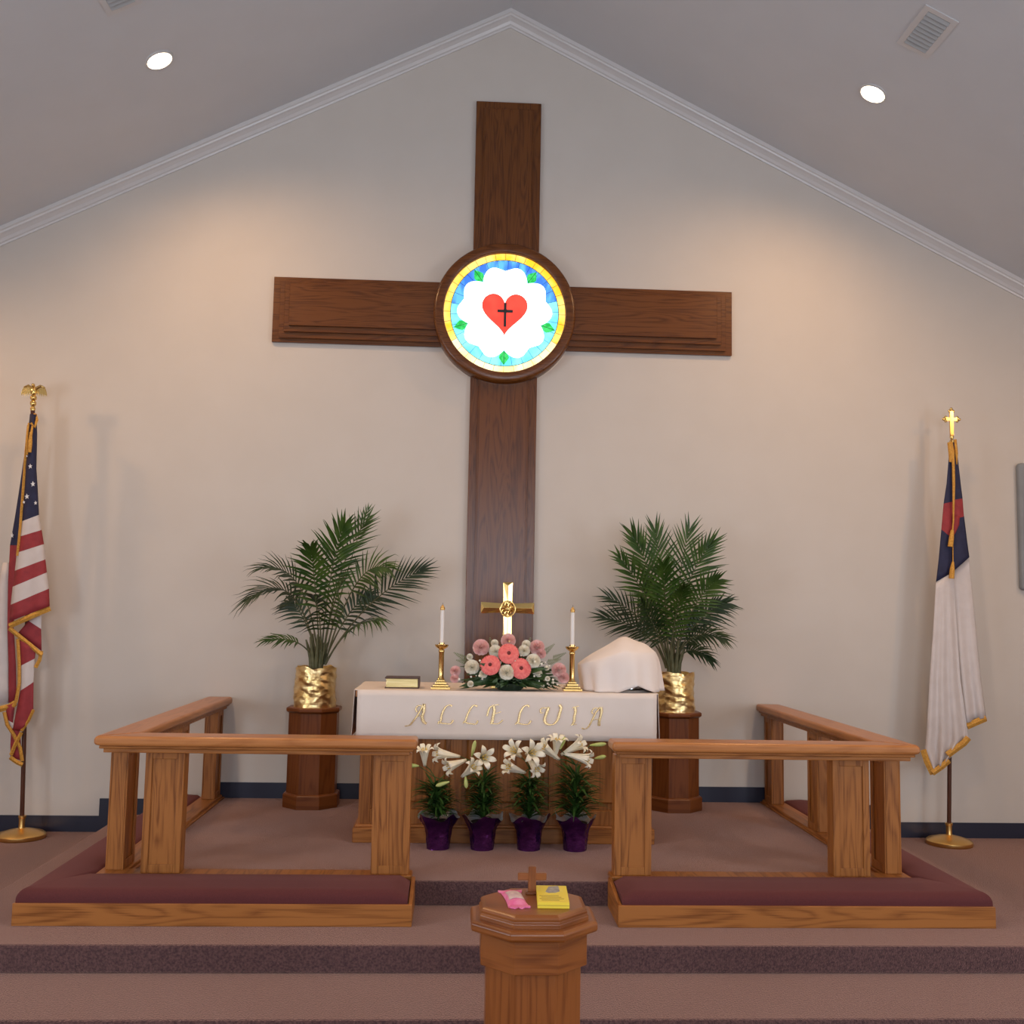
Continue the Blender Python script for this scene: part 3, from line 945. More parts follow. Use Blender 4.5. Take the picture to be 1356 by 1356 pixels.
def gerbera(px, py, y, r, tilt):
    c = at(px, py, y)
    f = Vector(tilt).normalized()
    a = f.orthogonal().normalized(); b = f.cross(a)
    m = MB(org)
    for ring_, (n_, rr, off) in enumerate(((26, 1.0, 0.0), (24, 0.88, 0.006), (20, 0.58, 0.010))):
        for k in range(n_):
            th = 2 * math.pi * (k + ring_ * .37) / n_
            d = a * math.cos(th) + b * math.sin(th)
            sd = f.cross(d)
            rows = []
            for j in range(5):
                t = j / 4
                w = r * 0.155 * (0.5 + 0.7 * t) * (1 if t < 0.9 else 0.45)
                p = c + d * (r * rr * (0.16 + 0.84 * t)) + f * (off + r * 0.10 * math.sin(t * 2.6) - 0.004 * ring_ * 0)
                rows.append([p - sd * w, p + f * 0.002, p + sd * w])
            m.rings(rows, False, 0, closed=False)
    g = m.build('gerbera', M_gerbera, fl, smooth=60)
    m = MB(org)
    m.ball(tuple(c + f * 0.008), r * 0.25, s=(1, 0.6, 1))
    m.build('flower_center', M_eye, g, smooth=60)


gerbera(673.5, 866, -1.475, 0.066, (0.05, -1, 0.35))
gerbera(649.5, 881, -1.490, 0.064, (-0.15, -1, 0.30))
gerbera(689.5, 885.5, -1.490, 0.066, (0.15, -1, 0.25))
for k, (px, py, r, y) in enumerate(((637, 858, .056, -1.42), (673, 849, .050, -1.40), (711, 858, .052, -1.41), (716, 866, .036, -1.43), (740, 888, .050, -1.42), (746, 898, .040, -1.43), (603, 889, .036, -1.42), (602, 899, .030, -1.44))):
    m = MB(org); ruffle(m, at(px, py, y), r, (0.0, -1, 0.5), seed=k)
    m.build('carnation', M_pinkp, fl, smooth=60)
for k, (px, py, r, y) in enumerate(((625, 884, .050, -1.44), (656, 863, .044, -1.43), (671, 891, .052, -1.49), (694, 862, .040, -1.43), (706, 876, .050, -1.45), (697, 854, .032, -1.41), (640, 893, .028, -1.47), (623, 906, .022, -1.47), (713, 892, .026, -1.46), (655, 852, .026, -1.40), (725, 899, .018, -1.47), (724, 885, .018, -1.44), (622, 870, .022, -1.41))):
    m = MB(org); ruffle(m, at(px, py, y), r, (0.0, -1, 0.5), seed=30 + k)
    m.build('chrysanthemum', M_whitep, fl, smooth=60)
m = MB(org)
rg = random.Random(9)
for k in range(60):
    a = rg.uniform(0, math.pi); q = rg.uniform(0.55, 1.0)
    p = Vector((0.02 + 0.33 * math.cos(a) * q, -1.46 + rg.uniform(-.03, .03), ZA + 0.03 + 0.20 * math.sin(a) * q))
    m.ball(p, rg.uniform(.0045, .009), 6, 4)
tag(m.build('filler_blossom', M_whitep, fl, smooth=60), kind='stuff')

# veil over the communion vessels -------------------------------------
tr = empty('communion_tray', (0.745, -1.28, ZA), 'silver communion tray glinting under the hem of the white veil', 'tray')
m = MB(); m.lathe([(0.02, 0.0), (0.175, 0.0), (0.185, 0.004), (0.19, 0.014), (0.187, 0.016), (0.178, 0.007), (0.02, 0.006)], n=48); m.build('dish', M_silver, tr, smooth=40)
m = MB(); m.lathe([(0.13, 0.006), (0.14, 0.010), (0.14, 0.10), (0.142, 0.11), (0.142, 0.16), (0.12, 0.185), (0.02, 0.19)], n=40); m.build('cover', M_silver, tr, smooth=40)
m = MB(); m.lathe([(0.014, 0.19), (0.010, 0.20), (0.016, 0.212), (0.010, 0.222)], n=20); m.build('knob', M_silver, tr, smooth=40)


def veil_pt(u, v):
    """u round the vessel, v from the crown to the hem."""
    a = 2 * math.pi * u
    cx, cy = 0.740, -1.280
    ca, sa = math.cos(a), math.sin(a)
    left = max(0.0, -ca) ** 1.5; right = max(0.0, ca) ** 1.5
    sr = 0.215 + 0.060 * left + 0.010 * right        # shoulder radius
    sh = 0.235 - 0.065 * left + 0.000 * right        # shoulder height
    hr = 0.235 + 0.020 * left + 0.028 * right + 0.008 * math.sin(5 * a + 0.6) + 0.006 * math.sin(11 * a + 1)
    ky = 0.80
    fold = 0.013 * math.sin(8 * a + 0.5) + 0.008 * math.sin(13 * a)
    if v < 0.5:
        t = v / 0.5
        r_ = sr * t
        x, y = r_ * ca, r_ * ky * sa
        z = sh + (0.300 - sh) * (1 - t ** 1.7)
        z += 0.045 * math.exp(-((x - 0.030) / 0.085) ** 2 - (y / 0.2) ** 2) + 0.028 * math.exp(-((x - 0.16) / 0.06) ** 2 - (y / 0.2) ** 2)
        z += 0.006 * math.sin(3 * a + 1) * t
    else:
        t = (v - 0.5) / 0.5
        q = math.sin(t * math.pi / 2) if left < 0.1 else t
        r_ = sr + (hr - sr) * t + fold * t + 0.012 * math.sin(math.pi * t) * (1 - t)
        x, y = r_ * ca, r_ * (ky + 0.14 * t) * sa
        xs, ys_ = sr * ca, sr * ky * sa
        ztop = sh + 0.045 * math.exp(-((xs - 0.030) / 0.085) ** 2 - (ys_ / 0.2) ** 2) + 0.028 * math.exp(-((xs - 0.16) / 0.06) ** 2 - (ys_ / 0.2) ** 2) + 0.006 * math.sin(3 * a + 1)
        da = abs(a - 5.02)
        zb_ = 0.003 + 0.042 * max(0.0, 1 - da / 0.50)    # the hem hangs clear of the table at one fold
        z = ztop + (zb_ - ztop) * (0.35 * t + 0.65 * t ** 1.6)
    return (cx + x, cy + y, ZA + z)


m = MB((0.740, -1.280, ZA))
m.grid(veil_pt, 120, 36)
tag(m.build('communion_veil', M_veil, loc=(0.740, -1.280, ZA), smooth=80, solid=0.002, weld=True), 'white veil draped over the communion vessels on the altar', 'cloth')

# ------------------------------------------------------------------ pedestals and palms


def octa(r_, cx, cy, rot=math.pi / 8):
    """regular octagon of half width r_"""
    q = r_ / math.cos(math.pi / 8)
    return [(cx + q * math.cos(rot + k * math.pi / 4), cy + q * math.sin(rot + k * math.pi / 4)) for k in range(8)]


def pedestal():
    root = empty('pedestal', (0, 0, H2), '', 'pedestal', 'octagonal plant pedestals')
    m = MB()
    m.rings([[(x, y, z) for x, y in octa(r_, 0, 0)] for r_, z in ((0.194, 0), (0.194, 0.088), (0.190, 0.096), (0.178, 0.102))])
    m.build('base', cherry['x'], root, bevel=0.003)
    m = MB()
    m.rings([[(x, y, z) for x, y in octa(0.172, 0, 0)] for z in (0.10, 0.672)])
    m.build('column', cherry['z'], root, bevel=0.002)
    m = MB()
    m.rings([[(x, y, z) for x, y in octa(r_, 0, 0)] for r_, z in ((0.174, 0.666), (0.184, 0.674), (0.190, 0.680), (0.190, 0.700), (0.182, 0.706))])
    m.build('cap', cherry['x'], root, bevel=0.003)
    return root


pd = pedestal(); pd.location = (-1.345, -0.27, H2); pd['label'] = 'octagonal oak pedestal under the spreading palm beside the bible end of the altar'
pd2 = copy_tree(pd); pd2.location = (1.300, -0.27, H2); pd2['label'] = 'octagonal oak pedestal half hidden by the altar, under the upright palm'


def foil_pot(org, root, r_=0.142, h_=0.285, seed=0):
    rg = random.Random(seed)
    ph = [rg.uniform(0, 6.28) for _ in range(8)]
    m = MB()
    pr_ = []
    nz = 22
    rr = []
    for k in range(nz + 1):
        t = k / nz
        ring = []
        for i in range(72):
            a = 2 * math.pi * i / 72
            q = r_ * (1.04 - 0.05 * t) + 0.004 * math.sin(3 * a + 7 * t + ph[0]) + 0.003 * abs(math.sin(4 * a - 11 * t + ph[1])) + 0.003 * abs(math.sin(6 * a + 17 * t + ph[2])) + 0.0018 * math.sin(5 * a + 30 * t + ph[3]) + 0.002 * rg.uniform(-1, 1)
            z = h_ * t + (0.008 * math.sin(4 * a + ph[4]) + 0.004 * math.sin(9 * a + ph[5])) * (t ** 4)
            ring.append((q * math.cos(a), q * math.sin(a), z))
        rr.append(ring)
    inner = [[(x * 0.95, y * 0.95, z - 0.004) for x, y, z in rr[-1]], [(x * 0.93, y * 0.93, h_ - 0.06) for x, y, z in rr[-1]]]
    m.rings(rr + inner, True)
    m.build('foil_pot', M_gold, root, smooth=28)
    m = MB(); m.lathe([(0.002, h_ - 0.03), (r_ * 0.9, h_ - 0.035)], n=32, cap=False); m.build('soil', M_soil, root)


def frond(root, p0, p1, p2, n=20,  L=0.30, w=0.011, t0=0.30, mt=None, splay=1.0, up=(0, 0, 1), droop=0.35, seed=0, stem_r=0.0075):
    """One pinnate frond: an arching midrib from p0 over p1 to p2 with paired leaflets."""
    rg = random.Random(seed)
    n = max(9, int(n * 0.82))
    p0, p1, p2 = Vector(p0), Vector(p1), Vector(p2)

    def B(t): return p0 * (1 - t) ** 2 + p1 * 2 * t * (1 - t) + p2 * t * t

    def T(t): return ((p1 - p0) * (1 - t) + (p2 - p1) * t).normalized()
    m = MB()
    m.tube([B(k / 12) for k in range(13)], [stem_r * (1 - 0.8 * k / 12) for k in range(13)], 6)
    rib = m.build('stalk', M_stem, None, smooth=60)
    m = MB()
    upv = Vector(up)
    for k in range(n):
        u = k / (n - 1)
        t = t0 + (1 - t0) * u
        c, tg = B(t), T(t)
        sd = tg.cross(upv)
        if sd.length < 0.05: sd = Vector((1, 0, 0))
        sd.normalize()
        nn = sd.cross(tg)
        ln = 1.12 * L * (0.60 + 0.8 * u if u < 0.45 else 0.96 - 0.36 * (u - 0.45) / 0.55) * rg.uniform(0.88, 1.10)
        ang = R(60 - 46 * u ** 1.3 + rg.uniform(-5, 5))
        for s in (-1, 1):
            d = (sd * s * math.sin(ang) * splay + tg * math.cos(ang) + nn * (0.22 + rg.uniform(-.08, .08))).normalized()
            # a leaflet: folded tapering strip, bending under its own weight
            side = d.cross(nn).normalized()
            nrm = side.cross(d)
            rows = []
            for j in range(6):
                q = j / 5
                pp = c + d * ln * q - Vector((0, 0, 1)) * (droop * ln * q * q * rg.uniform(0.8, 1.2))
                ww = w * (0.45 + 1.6 * q if q < 0.35 else max(0.04, 1.0 - (q - 0.35) / 0.65))
                ww = min(ww, w)
                rows.append([pp - side * ww + nrm * ww * .45, pp, pp + side * ww + nrm * ww * .45])
            m.rings(rows, False, 0, closed=False)
    m.v = [Vector((v.x, min(v.y, YLIM), v.z)) for v in m.v]
    o = m.build('frond', mt or M_frond, root, smooth=60)
    rib.parent = o
    return o


def palm(loc, label, fr, seed):
    global YLIM
    YLIM = -loc[1] - 0.012
    root = empty('potted_palm', loc, label, 'palm', 'potted palms')
    foil_pot(loc, root, seed=seed)
    L0 = Vector(loc)
    zb = 0.262
    m = MB()
    rg = random.Random(seed)
    for k in range(9):
        a = k * 0.7
        b0 = Vector((0.030 * math.cos(a), 0.030 * math.sin(a), zb - 0.02))
        m.tube([b0, b0 + Vector((0.012 * math.cos(a), 0.012 * math.sin(a), 0.11)), b0 + Vector((0.05 * math.cos(a), 0.05 * math.sin(a), 0.22 + 0.02 * (k % 4)))], [0.019, 0.015, 0.006], 8)
    m.build('trunk', M_stem, root, smooth=60)
    for k, F in enumerate(fr):
        (bx, by), (cx_, cy_), (tx, ty), d0, d1 = F[:5]
        kw = F[5] if len(F) > 5 else {}
        p0 = at(bx, by, loc[1] + d0 * 0.15) - L0
        p1 = at(cx_, cy_, loc[1] + d0) - L0
        p2 = at(tx, ty, loc[1] + d1) - L0
        frond(root, p0, p1, p2, seed=seed * 50 + k, **kw)
    return root


FR_ = Vector((0.1, -1, 0.25))
D_ = dict(mt=M_frond_d)
palm((-1.345, -0.27, H2 + 0.706), 'spreading potted palm in gold foil, fronds arching sideways', [
    ((425, 880), (432, 760), (455, 700), -0.05, -0.16, dict(up=(0, -1, .2), L=.30, n=22, t0=.42, droop=.15, w=.013)),
    ((426, 880), (445, 740), (484, 692), -0.02, -0.05, dict(up=(0, -1, .2), L=.24, n=18, t0=.45, droop=.10, w=.008)),
    ((428, 880), (460, 745), (487, 676), 0.0, 0.02, dict(up=(0, -1, .2), L=.10, n=9, t0=.75, droop=.0, w=.006)),
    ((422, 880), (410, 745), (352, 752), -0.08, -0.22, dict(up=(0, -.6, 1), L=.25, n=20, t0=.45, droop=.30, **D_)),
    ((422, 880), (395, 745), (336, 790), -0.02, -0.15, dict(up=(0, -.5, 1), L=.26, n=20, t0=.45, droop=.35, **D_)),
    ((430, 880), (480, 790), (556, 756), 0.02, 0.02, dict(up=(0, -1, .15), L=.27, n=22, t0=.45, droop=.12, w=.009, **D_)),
    ((430, 880), (470, 735), (512, 752), -0.06, -0.26, dict(up=(0, -.8, .6), L=.27, n=20, t0=.45, droop=.3)),
    ((431, 880), (460, 820), (500, 822), -0.10, -0.30, dict(up=(0, -.4, 1), L=.22, n=18, t0=.45, droop=.55)),
    ((420, 880), (400, 838), (356, 848), -0.05, -0.14, dict(up=(0, -.5, 1), L=.16, n=14, t0=.5, droop=.35)),
    ((424, 880), (418, 770), (412, 728), -0.14, -0.30, dict(up=(0, -1, .3), L=.27, n=20, t0=.40, droop=.28, w=.013)),
    ((426, 880), (440, 790), (455, 770), -0.18, -0.40, dict(up=(0, -.8, .7), L=.26, n=18, t0=.35, droop=.45, w=.013)),
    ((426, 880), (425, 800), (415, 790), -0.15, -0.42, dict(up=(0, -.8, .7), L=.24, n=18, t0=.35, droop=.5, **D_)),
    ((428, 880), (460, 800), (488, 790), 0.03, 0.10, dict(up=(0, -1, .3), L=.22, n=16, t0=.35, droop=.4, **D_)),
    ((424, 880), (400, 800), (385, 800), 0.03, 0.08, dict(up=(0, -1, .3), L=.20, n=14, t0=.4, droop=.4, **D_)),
], 3)
palm((1.300, -0.27, H2 + 0.706), 'upright potted palm in gold foil, stiff fronds fanning up', [
    ((884, 885), (876, 780), (840, 712), -0.05, -0.12, dict(up=(0, -1, .2), L=.28, n=22, t0=.42, droop=.08, w=.012)),
    ((885, 885), (882, 770), (868, 706), -0.02, -0.04, dict(up=(0, -1, .2), L=.25, n=20, t0=.45, droop=.05, w=.010)),
    ((888, 885), (895, 770), (912, 704), -0.02, 0.0, dict(up=(0, -1, .2), L=.25, n=20, t0=.45, droop=.05, w=.009)),
    ((888, 885), (900, 770), (940, 722), -0.06, -0.14, dict(up=(0, -1, .3), L=.25, n=20, t0=.45, droop=.10, w=.011)),
    ((884, 885), (870, 800), (822, 740), -0.08, -0.18, dict(up=(0, -1, .3), L=.24, n=20, t0=.40, droop=.15)),
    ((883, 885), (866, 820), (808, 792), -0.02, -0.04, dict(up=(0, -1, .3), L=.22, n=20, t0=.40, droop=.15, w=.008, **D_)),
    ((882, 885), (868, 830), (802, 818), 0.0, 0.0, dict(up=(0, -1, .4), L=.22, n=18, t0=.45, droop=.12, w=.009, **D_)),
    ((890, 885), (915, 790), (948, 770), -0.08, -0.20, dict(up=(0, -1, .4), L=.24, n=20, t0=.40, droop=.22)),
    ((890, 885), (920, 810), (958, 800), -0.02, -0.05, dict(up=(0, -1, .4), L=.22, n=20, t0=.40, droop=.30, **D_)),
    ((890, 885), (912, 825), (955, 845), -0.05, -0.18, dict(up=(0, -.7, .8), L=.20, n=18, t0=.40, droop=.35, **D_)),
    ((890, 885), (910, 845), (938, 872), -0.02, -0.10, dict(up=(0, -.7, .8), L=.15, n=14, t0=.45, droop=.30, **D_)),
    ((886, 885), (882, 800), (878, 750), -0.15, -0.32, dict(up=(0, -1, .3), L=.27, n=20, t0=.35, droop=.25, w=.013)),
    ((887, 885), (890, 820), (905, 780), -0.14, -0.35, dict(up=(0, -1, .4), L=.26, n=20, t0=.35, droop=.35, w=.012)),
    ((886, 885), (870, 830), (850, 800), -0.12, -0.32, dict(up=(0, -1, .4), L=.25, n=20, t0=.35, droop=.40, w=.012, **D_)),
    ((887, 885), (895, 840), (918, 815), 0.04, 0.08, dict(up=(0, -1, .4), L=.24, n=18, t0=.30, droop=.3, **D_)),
    ((885, 885), (872, 830), (858, 770), 0.05, 0.10, dict(up=(0, -1, .4), L=.24, n=18, t0=.30, droop=.2, **D_)),
], 7)

# ------------------------------------------------------------------ Easter lilies in purple foil


def lily_bloom(p, d, L=0.15, rf=0.06, seed=0):
    """Trumpet: six recurving tepals. p: where the tube starts; d: where the mouth points."""
    d = Vector(d).normalized()
    a = d.orthogonal().normalized(); b = d.cross(a)
    m = MB()
    rg = random.Random(seed)
    for k in range(6):
        th0 = k * math.pi / 3
        lay = 0.002 if k % 2 else 0.0
        rows = []
        for j in range(11):
            t = j / 10
            if t < 0.55:
                r_ = 0.006 + 0.020 * (t / 0.55) ** 1.2; z = L * t / 0.55 * 0.72
            else:
                q = (t - 0.55) / 0.45
                r_ = 0.026 + (rf - 0.026) * q ** 1.1
                z = L * (0.72 + 0.28 * math.sin(q * 2.1) / math.sin(1.57) - 0.10 * q * q)
            wa = R(34) if t < 0.5 else R(34) * max(0.03, (1 - ((t - 0.5) / 0.5) ** 1.6)) * 0.95
            row = []
            for u in (-1, -0.5, 0, 0.5, 1):
                th = th0 + wa * u
                rr_ = r_ + lay - (0.003 if u == 0 else 0)
                row.append(Vector(p) + d * z + (a * math.cos(th) + b * math.sin(th)) * rr_)
            rows.append(row)
        m.rings(rows, False, 0, closed=False)
    return m


def potted_lily(cx, cy, label, blooms, buds, ztop, seed, lean=0.0, wide=1.0):
    org = Vector((cx, cy, H2))
    root = empty('potted_lily', org, label, 'potted lily', 'potted lilies in purple foil')
    rg = random.Random(seed)
    ph = [rg.uniform(0, 6.28) for _ in range(6)]
    m = MB()
    rr = []
    for k in range(17):
        t = k / 16
        ring = []
        for i in range(64):
            a = 2 * math.pi * i / 64
            base = 0.068 + 0.020 * t + 0.036 * (max(0, t - 0.55) / 0.45) ** 1.3
            q = base * (1 + 0.03 * math.sin(5 * a + ph[0]) * (0.3 + t) + 0.025 * math.sin(8 * a + 4 * t + ph[1]) * (0.3 + t)) + 0.002 * rg.uniform(-1, 1)
            z = 0.195 * t + (0.017 * math.sin(4 * a + ph[2]) + 0.008 * math.sin(7 * a + ph[3])) * t ** 5
            ring.append((q * math.cos(a), q * math.sin(a), z))
        rr.append(ring)
    inner = [[(x * 0.96, y * 0.96, z - 0.002) for x, y, z in rr[-1]], [(x * 0.66, y * 0.66, 0.15) for x, y, z in rr[-1]]]
    m.rings(rr, False)
    nf = len(m.f)
    m.rings([rr[-1]] + inner, False, 1)
    m.build('foil_pot', [M_purple, M_sfoil], root, smooth=28)
    m = MB(); m.lathe([(0.002, 0.165), (0.075, 0.16)], n=24, cap=False); m.build('soil', M_soil, root)
    # stem
    m = MB()
    m.tube([(0, 0, 0.15), (lean * 0.4, 0, 0.33), (lean, -0.01, ztop)], [0.006, 0.005, 0.004], 8)
    m.build('stem', M_leaf, root, smooth=60)
    # whorled leaves
    m = MB()
    nl = 230
    for k in range(nl):
        t = k / nl
        z = 0.175 + (ztop - 0.235) * t ** 1.1
        a = k * 2.39996 + rg.uniform(-.2, .2)
        el = rg.uniform(0.30, 1.0) if t < 0.35 else rg.uniform(0.05, 0.95)
        d = Vector((math.cos(a) * math.cos(el), math.sin(a) * math.cos(el), math.sin(el)))
        p = Vector((lean * t, 0, z)) + d * 0.004
        leaf_strip(m, p, d, rg.uniform(0.13, 0.19) * (1.05 - 0.15 * t) * wide * (0.62 + 0.38 * min(1, t / 0.25)), rg.uniform(0.008, 0.012), rg.uniform(0.15, 0.45), n=5)
    m.v = [Vector((v.x, min(v.y, 0.105), max(v.z, 0.172))) for v in m.v]
    m.build('foliage', M_leaf, root, smooth=60)
    top = Vector((lean, -0.01, ztop))
    for k, (px, py, y, dr, L_, rf) in enumerate(blooms):
        p = at(px, py, cy + y) - org
        d = Vector(dr).normalized()
        p = p - d * L_ * 0.55
        m = lily_bloom(p, d, L_, rf * 1.22, seed * 9 + k)
        o = m.build('bloom', M_lily, root, smooth=70, solid=0.0012)
        m = MB()
        for q in range(5):
            aa = q * 1.2566
            e = d.orthogonal().normalized(); e2 = d.cross(e)
            tip = p + d * L_ * 0.86 + (e * math.cos(aa) + e2 * math.sin(aa)) * 0.014
            m.tube([p + d * L_ * 0.3, tip], 0.0013, 5)
            m.ball(tip, 0.004, 6, 4)
        m.build('stamens', M_throat, o, smooth=60)
        m = MB(); mid = (top + p) / 2 + Vector((0, 0, 0.012)); m.tube([top, mid, p + d * 0.004], 0.003, 6); m.build('flower_stalk', M_leaf, root, smooth=60)
    for k, (px, py, y, dr, L_) in enumerate(buds):
        p = at(px, py, cy + y) - org
        d = Vector(dr).normalized()
        q0 = p - d * L_ / 2
        m = MB()
        m.tube([q0 + d * L_ * t for t in (0, .15, .4, .7, .9, 1)], [0.004, 0.007, 0.011, 0.013, 0.009, 0.002], 8)
        m.build('bud', M_bud, root, smooth=60)
        m = MB(); mid = (top + q0) / 2; m.tube([top, mid, q0], 0.0025, 6); m.build('flower_stalk', M_leaf, root, smooth=60)
    return root


PY = -1.60
potted_lily(-0.405, PY, 'shortest potted lily at the left post, single upright trumpet', [
    (562, 1000, -0.04, (-0.05, -0.35, 1.0), 0.13, 0.050),
], [(548, 1014, -0.05, (-1, -0.2, 0.05), 0.06), (586, 1038, -0.10, (-0.9, -0.2, -0.25), 0.085)], 0.42, 1, -0.03)
potted_lily(-0.140, PY - 0.01, 'potted lily second from left, two blooms facing left and a green bud', [
    (590, 999, -0.03, (-1, -0.35, 0.18), 0.17, 0.055),
    (602, 1012, -0.07, (-0.85, -0.5, -0.25), 0.15, 0.050),
    (640, 1003, -0.08, (0.25, -1, 0.15), 0.14, 0.060),
    (622, 1020, -0.09, (0.55, -0.6, 0.55), 0.15, 0.050),
], [(627, 991, 0.0, (0.2, -0.2, 1), 0.10), (617, 1036, -0.10, (0.1, -0.3, -1), 0.07)], 0.47, 2, 0.0)
potted_lily(0.139, PY - 0.01, 'potted lily third from left, cluster of blooms facing forward', [
    (683, 996, -0.06, (-0.45, -0.8, 0.45), 0.15, 0.058),
    (703, 997, -0.09, (0.35, -1, 0.25), 0.14, 0.066),
    (681, 1018, -0.10, (-0.8, -0.6, 0.35), 0.17, 0.045),
    (707, 1014, -0.08, (0.5, -0.7, -0.5), 0.13, 0.050),
], [], 0.47, 3, 0.0)
potted_lily(0.418, PY - 0.02, 'tallest potted lily at the right post, wide foliage and trumpets', [
    (727, 995, -0.04, (-0.7, -0.4, 0.55), 0.17, 0.055),
    (737, 988, 0.0, (0.1, -0.3, 1.0), 0.15, 0.055),
    (760, 990, -0.02, (0.85, -0.4, 0.55), 0.17, 0.055),
    (768, 1003, -0.07, (0.95, -0.5, -0.15), 0.18, 0.050),
], [(792, 986, -0.04, (1, -0.2, 0.12), 0.10), (795, 1003, -0.05, (1, -0.2, 0.25), 0.07), (745, 984, 0, (0.4, 0, 1), 0.08)], 0.50, 4, 0.0, 1.25)

# ------------------------------------------------------------------ flags


def loft_rows(m, rows, y0, nx=10, bulge=0.0, folds=(0, 0), org=(0, 0, 0), sub=3):
    """A strip of cloth through rows ((left px), (right px), material); the cloth bows towards the room and hangs in folds."""
    nr = len(rows)
    grid_, mats_ = [], []
    for i in range(nr - 1):
        (l0, r0, mi), (l1, r1, _) = rows[i], rows[i + 1]
        for j in range(sub + (1 if i == nr - 2 else 0)):
            t = j / sub
            L_ = (l0[0] + (l1[0] - l0[0]) * t, l0[1] + (l1[1] - l0[1]) * t)
            R_ = (r0[0] + (r1[0] - r0[0]) * t, r0[1] + (r1[1] - r0[1]) * t)
            row = []
            tt = (i + t) / (nr - 1)
            for k in range(nx + 1):
                s = k / nx
                y = y0 - bulge * math.sin(math.pi * s) - folds[0] * tt * math.sin(2 * math.pi * folds[1] * s)
                row.append(at(L_[0] + (R_[0] - L_[0]) * s, L_[1] + (R_[1] - L_[1]) * s, y))
            grid_.append(row); mats_.append(mi)
    n = nx + 1
    b = [p for r_ in grid_ for p in r_]
    for i in range(len(grid_) - 1):
        m.add(grid_[i] + grid_[i + 1], [(k, k + 1, n + k + 1, n + k) for k in range(nx)], mats_[i])


def flag_stand(loc, top, label, finial):
    loc = Vector(loc); top = Vector(top) - loc
    root = empty('flag_stand', loc, label, 'flag', 'flags on floor stands')
    m = MB()
    m.lathe([(0.163, 0), (0.167, 0.006), (0.165, 0.028), (0.150, 0.040), (0.100, 0.055), (0.045, 0.066), (0.024, 0.072), (0.021, 0.082), (0.022, 0.14), (0.027, 0.145), (0.027, 0.158), (0.016, 0.160)], n=48)
    m.build('base', M_brass2, root, smooth=40)
    m = MB(); m.tube([(0, 0, 0.1), top * 0.5 + Vector((0, 0, .05)), top], 0.0155, 14); m.build('pole', M_pole, root, smooth=60)
    return root, top, loc


YF = -0.235
b1 = at(28, 1106, YF); b1.z = 0.0
root, top, loc = flag_stand(b1, at(43.5, 541, YF), 'striped flag with stars and gold fringe on a brass floor stand', None)
# eagle finial
m = MB()
t = top
m.lathe([(0.014, -0.02), (0.020, 0.0), (0.012, 0.015), (0.022, 0.03), (0.022, 0.05), (0.010, 0.062)], tuple(t), 16)
m.ball(t + Vector((0, 0, 0.080)), 0.024, 14, 8)
m.ball(t + Vector((0, -0.004, 0.130)), 0.024, 12, 8, s=(0.9, 0.8, 1.6))
m.ball(t + Vector((0, -0.018, 0.172)), 0.014, 10, 6, s=(0.9, 1.3, 1))
for s in (-1, 1):
    for k in range(7):
        u = k / 6
        p0 = t + Vector((s * (0.012 + 0.062 * u), 0.004, 0.158 + 0.012 * math.sin(u * 3)))
        leaf_strip(m, p0, (s * (0.05 + 0.25 * u), 0.05, -1), 0.058 + 0.022 * math.sin(u * 2.6), 0.009, 0, n=3, up=Vector((0, -1, 0)))
    m.tube([t + Vector((s * 0.01, 0, 0.150)), t + Vector((s * 0.045, 0.003, 0.172)), t + Vector((s * 0.076, 0.004, 0.160))], [0.012, 0.010, 0.006], 8)
m.build('eagle_finial', M_brass, root, smooth=50)
# cloth
NAV, RED, WHT = 0, 1, 2
m = MB(loc)
yA = YF - 0.055
loft_rows(m, [((40, 548), (48, 549), NAV), ((37, 575), (49, 575), NAV), ((33, 620), (48, 620), NAV), ((31, 655), (50, 652), NAV), ((28.8, 690.5), (51.4, 681.8), WHT), ((26, 710.6), (55, 701.8), RED), ((22.6, 732), (58, 720.6), WHT), ((20, 755.7), (60, 740.7), RED), ((17, 777), (62, 758), WHT), ((14.5, 800.8), (64.7, 779.5), RED), ((12.5, 823), (65.7, 802.5), RED)], yA, bulge=0.035, folds=(0.015, 1.5))
loft_rows(m, [((35, 585), (38, 585), NAV), ((27, 640), (33, 640), NAV), ((20, 685), (30, 685), NAV), ((13.5, 722), (27, 722), RED), ((11, 770), (22, 770), RED), ((10, 830), (18, 830), RED), ((11.5, 880), (21, 880), RED), ((11.5, 931), (22, 928), RED)], YF + 0.01, bulge=0.01)
loft_rows(m, [((4, 745), (12, 745), WHT), ((-8, 800), (11, 800), WHT), ((-14, 870), (11.5, 870), WHT), ((-16, 933), (12, 931), WHT)], YF + 0.03, bulge=0.02)
loft_rows(m, [((36, 815), (55, 806), WHT), ((38, 822), (54.5, 833), RED), ((24, 838), (55, 862), RED)], YF - 0.02, bulge=0.01)
loft_rows(m, [((24, 842), (48, 858), RED), ((27, 882), (46, 872), WHT), ((27, 915), (44.5, 903), RED), ((17, 966), (44, 940), RED), ((28, 968), (40, 950), RED)], YF - 0.03, bulge=0.02, folds=(0.01, 1))
loft_rows(m, [((8, 935), (20, 930), RED), ((9, 952), (17, 958), WHT), ((15, 966), (24, 958), RED), ((14, 985), (27, 975), RED), ((14, 1002), (29, 1008), RED)], YF - 0.005, bulge=0.01)
fg = m.build('flag', [M_navy, M_red, M_white], root, smooth=70, solid=0.004, weld=True)
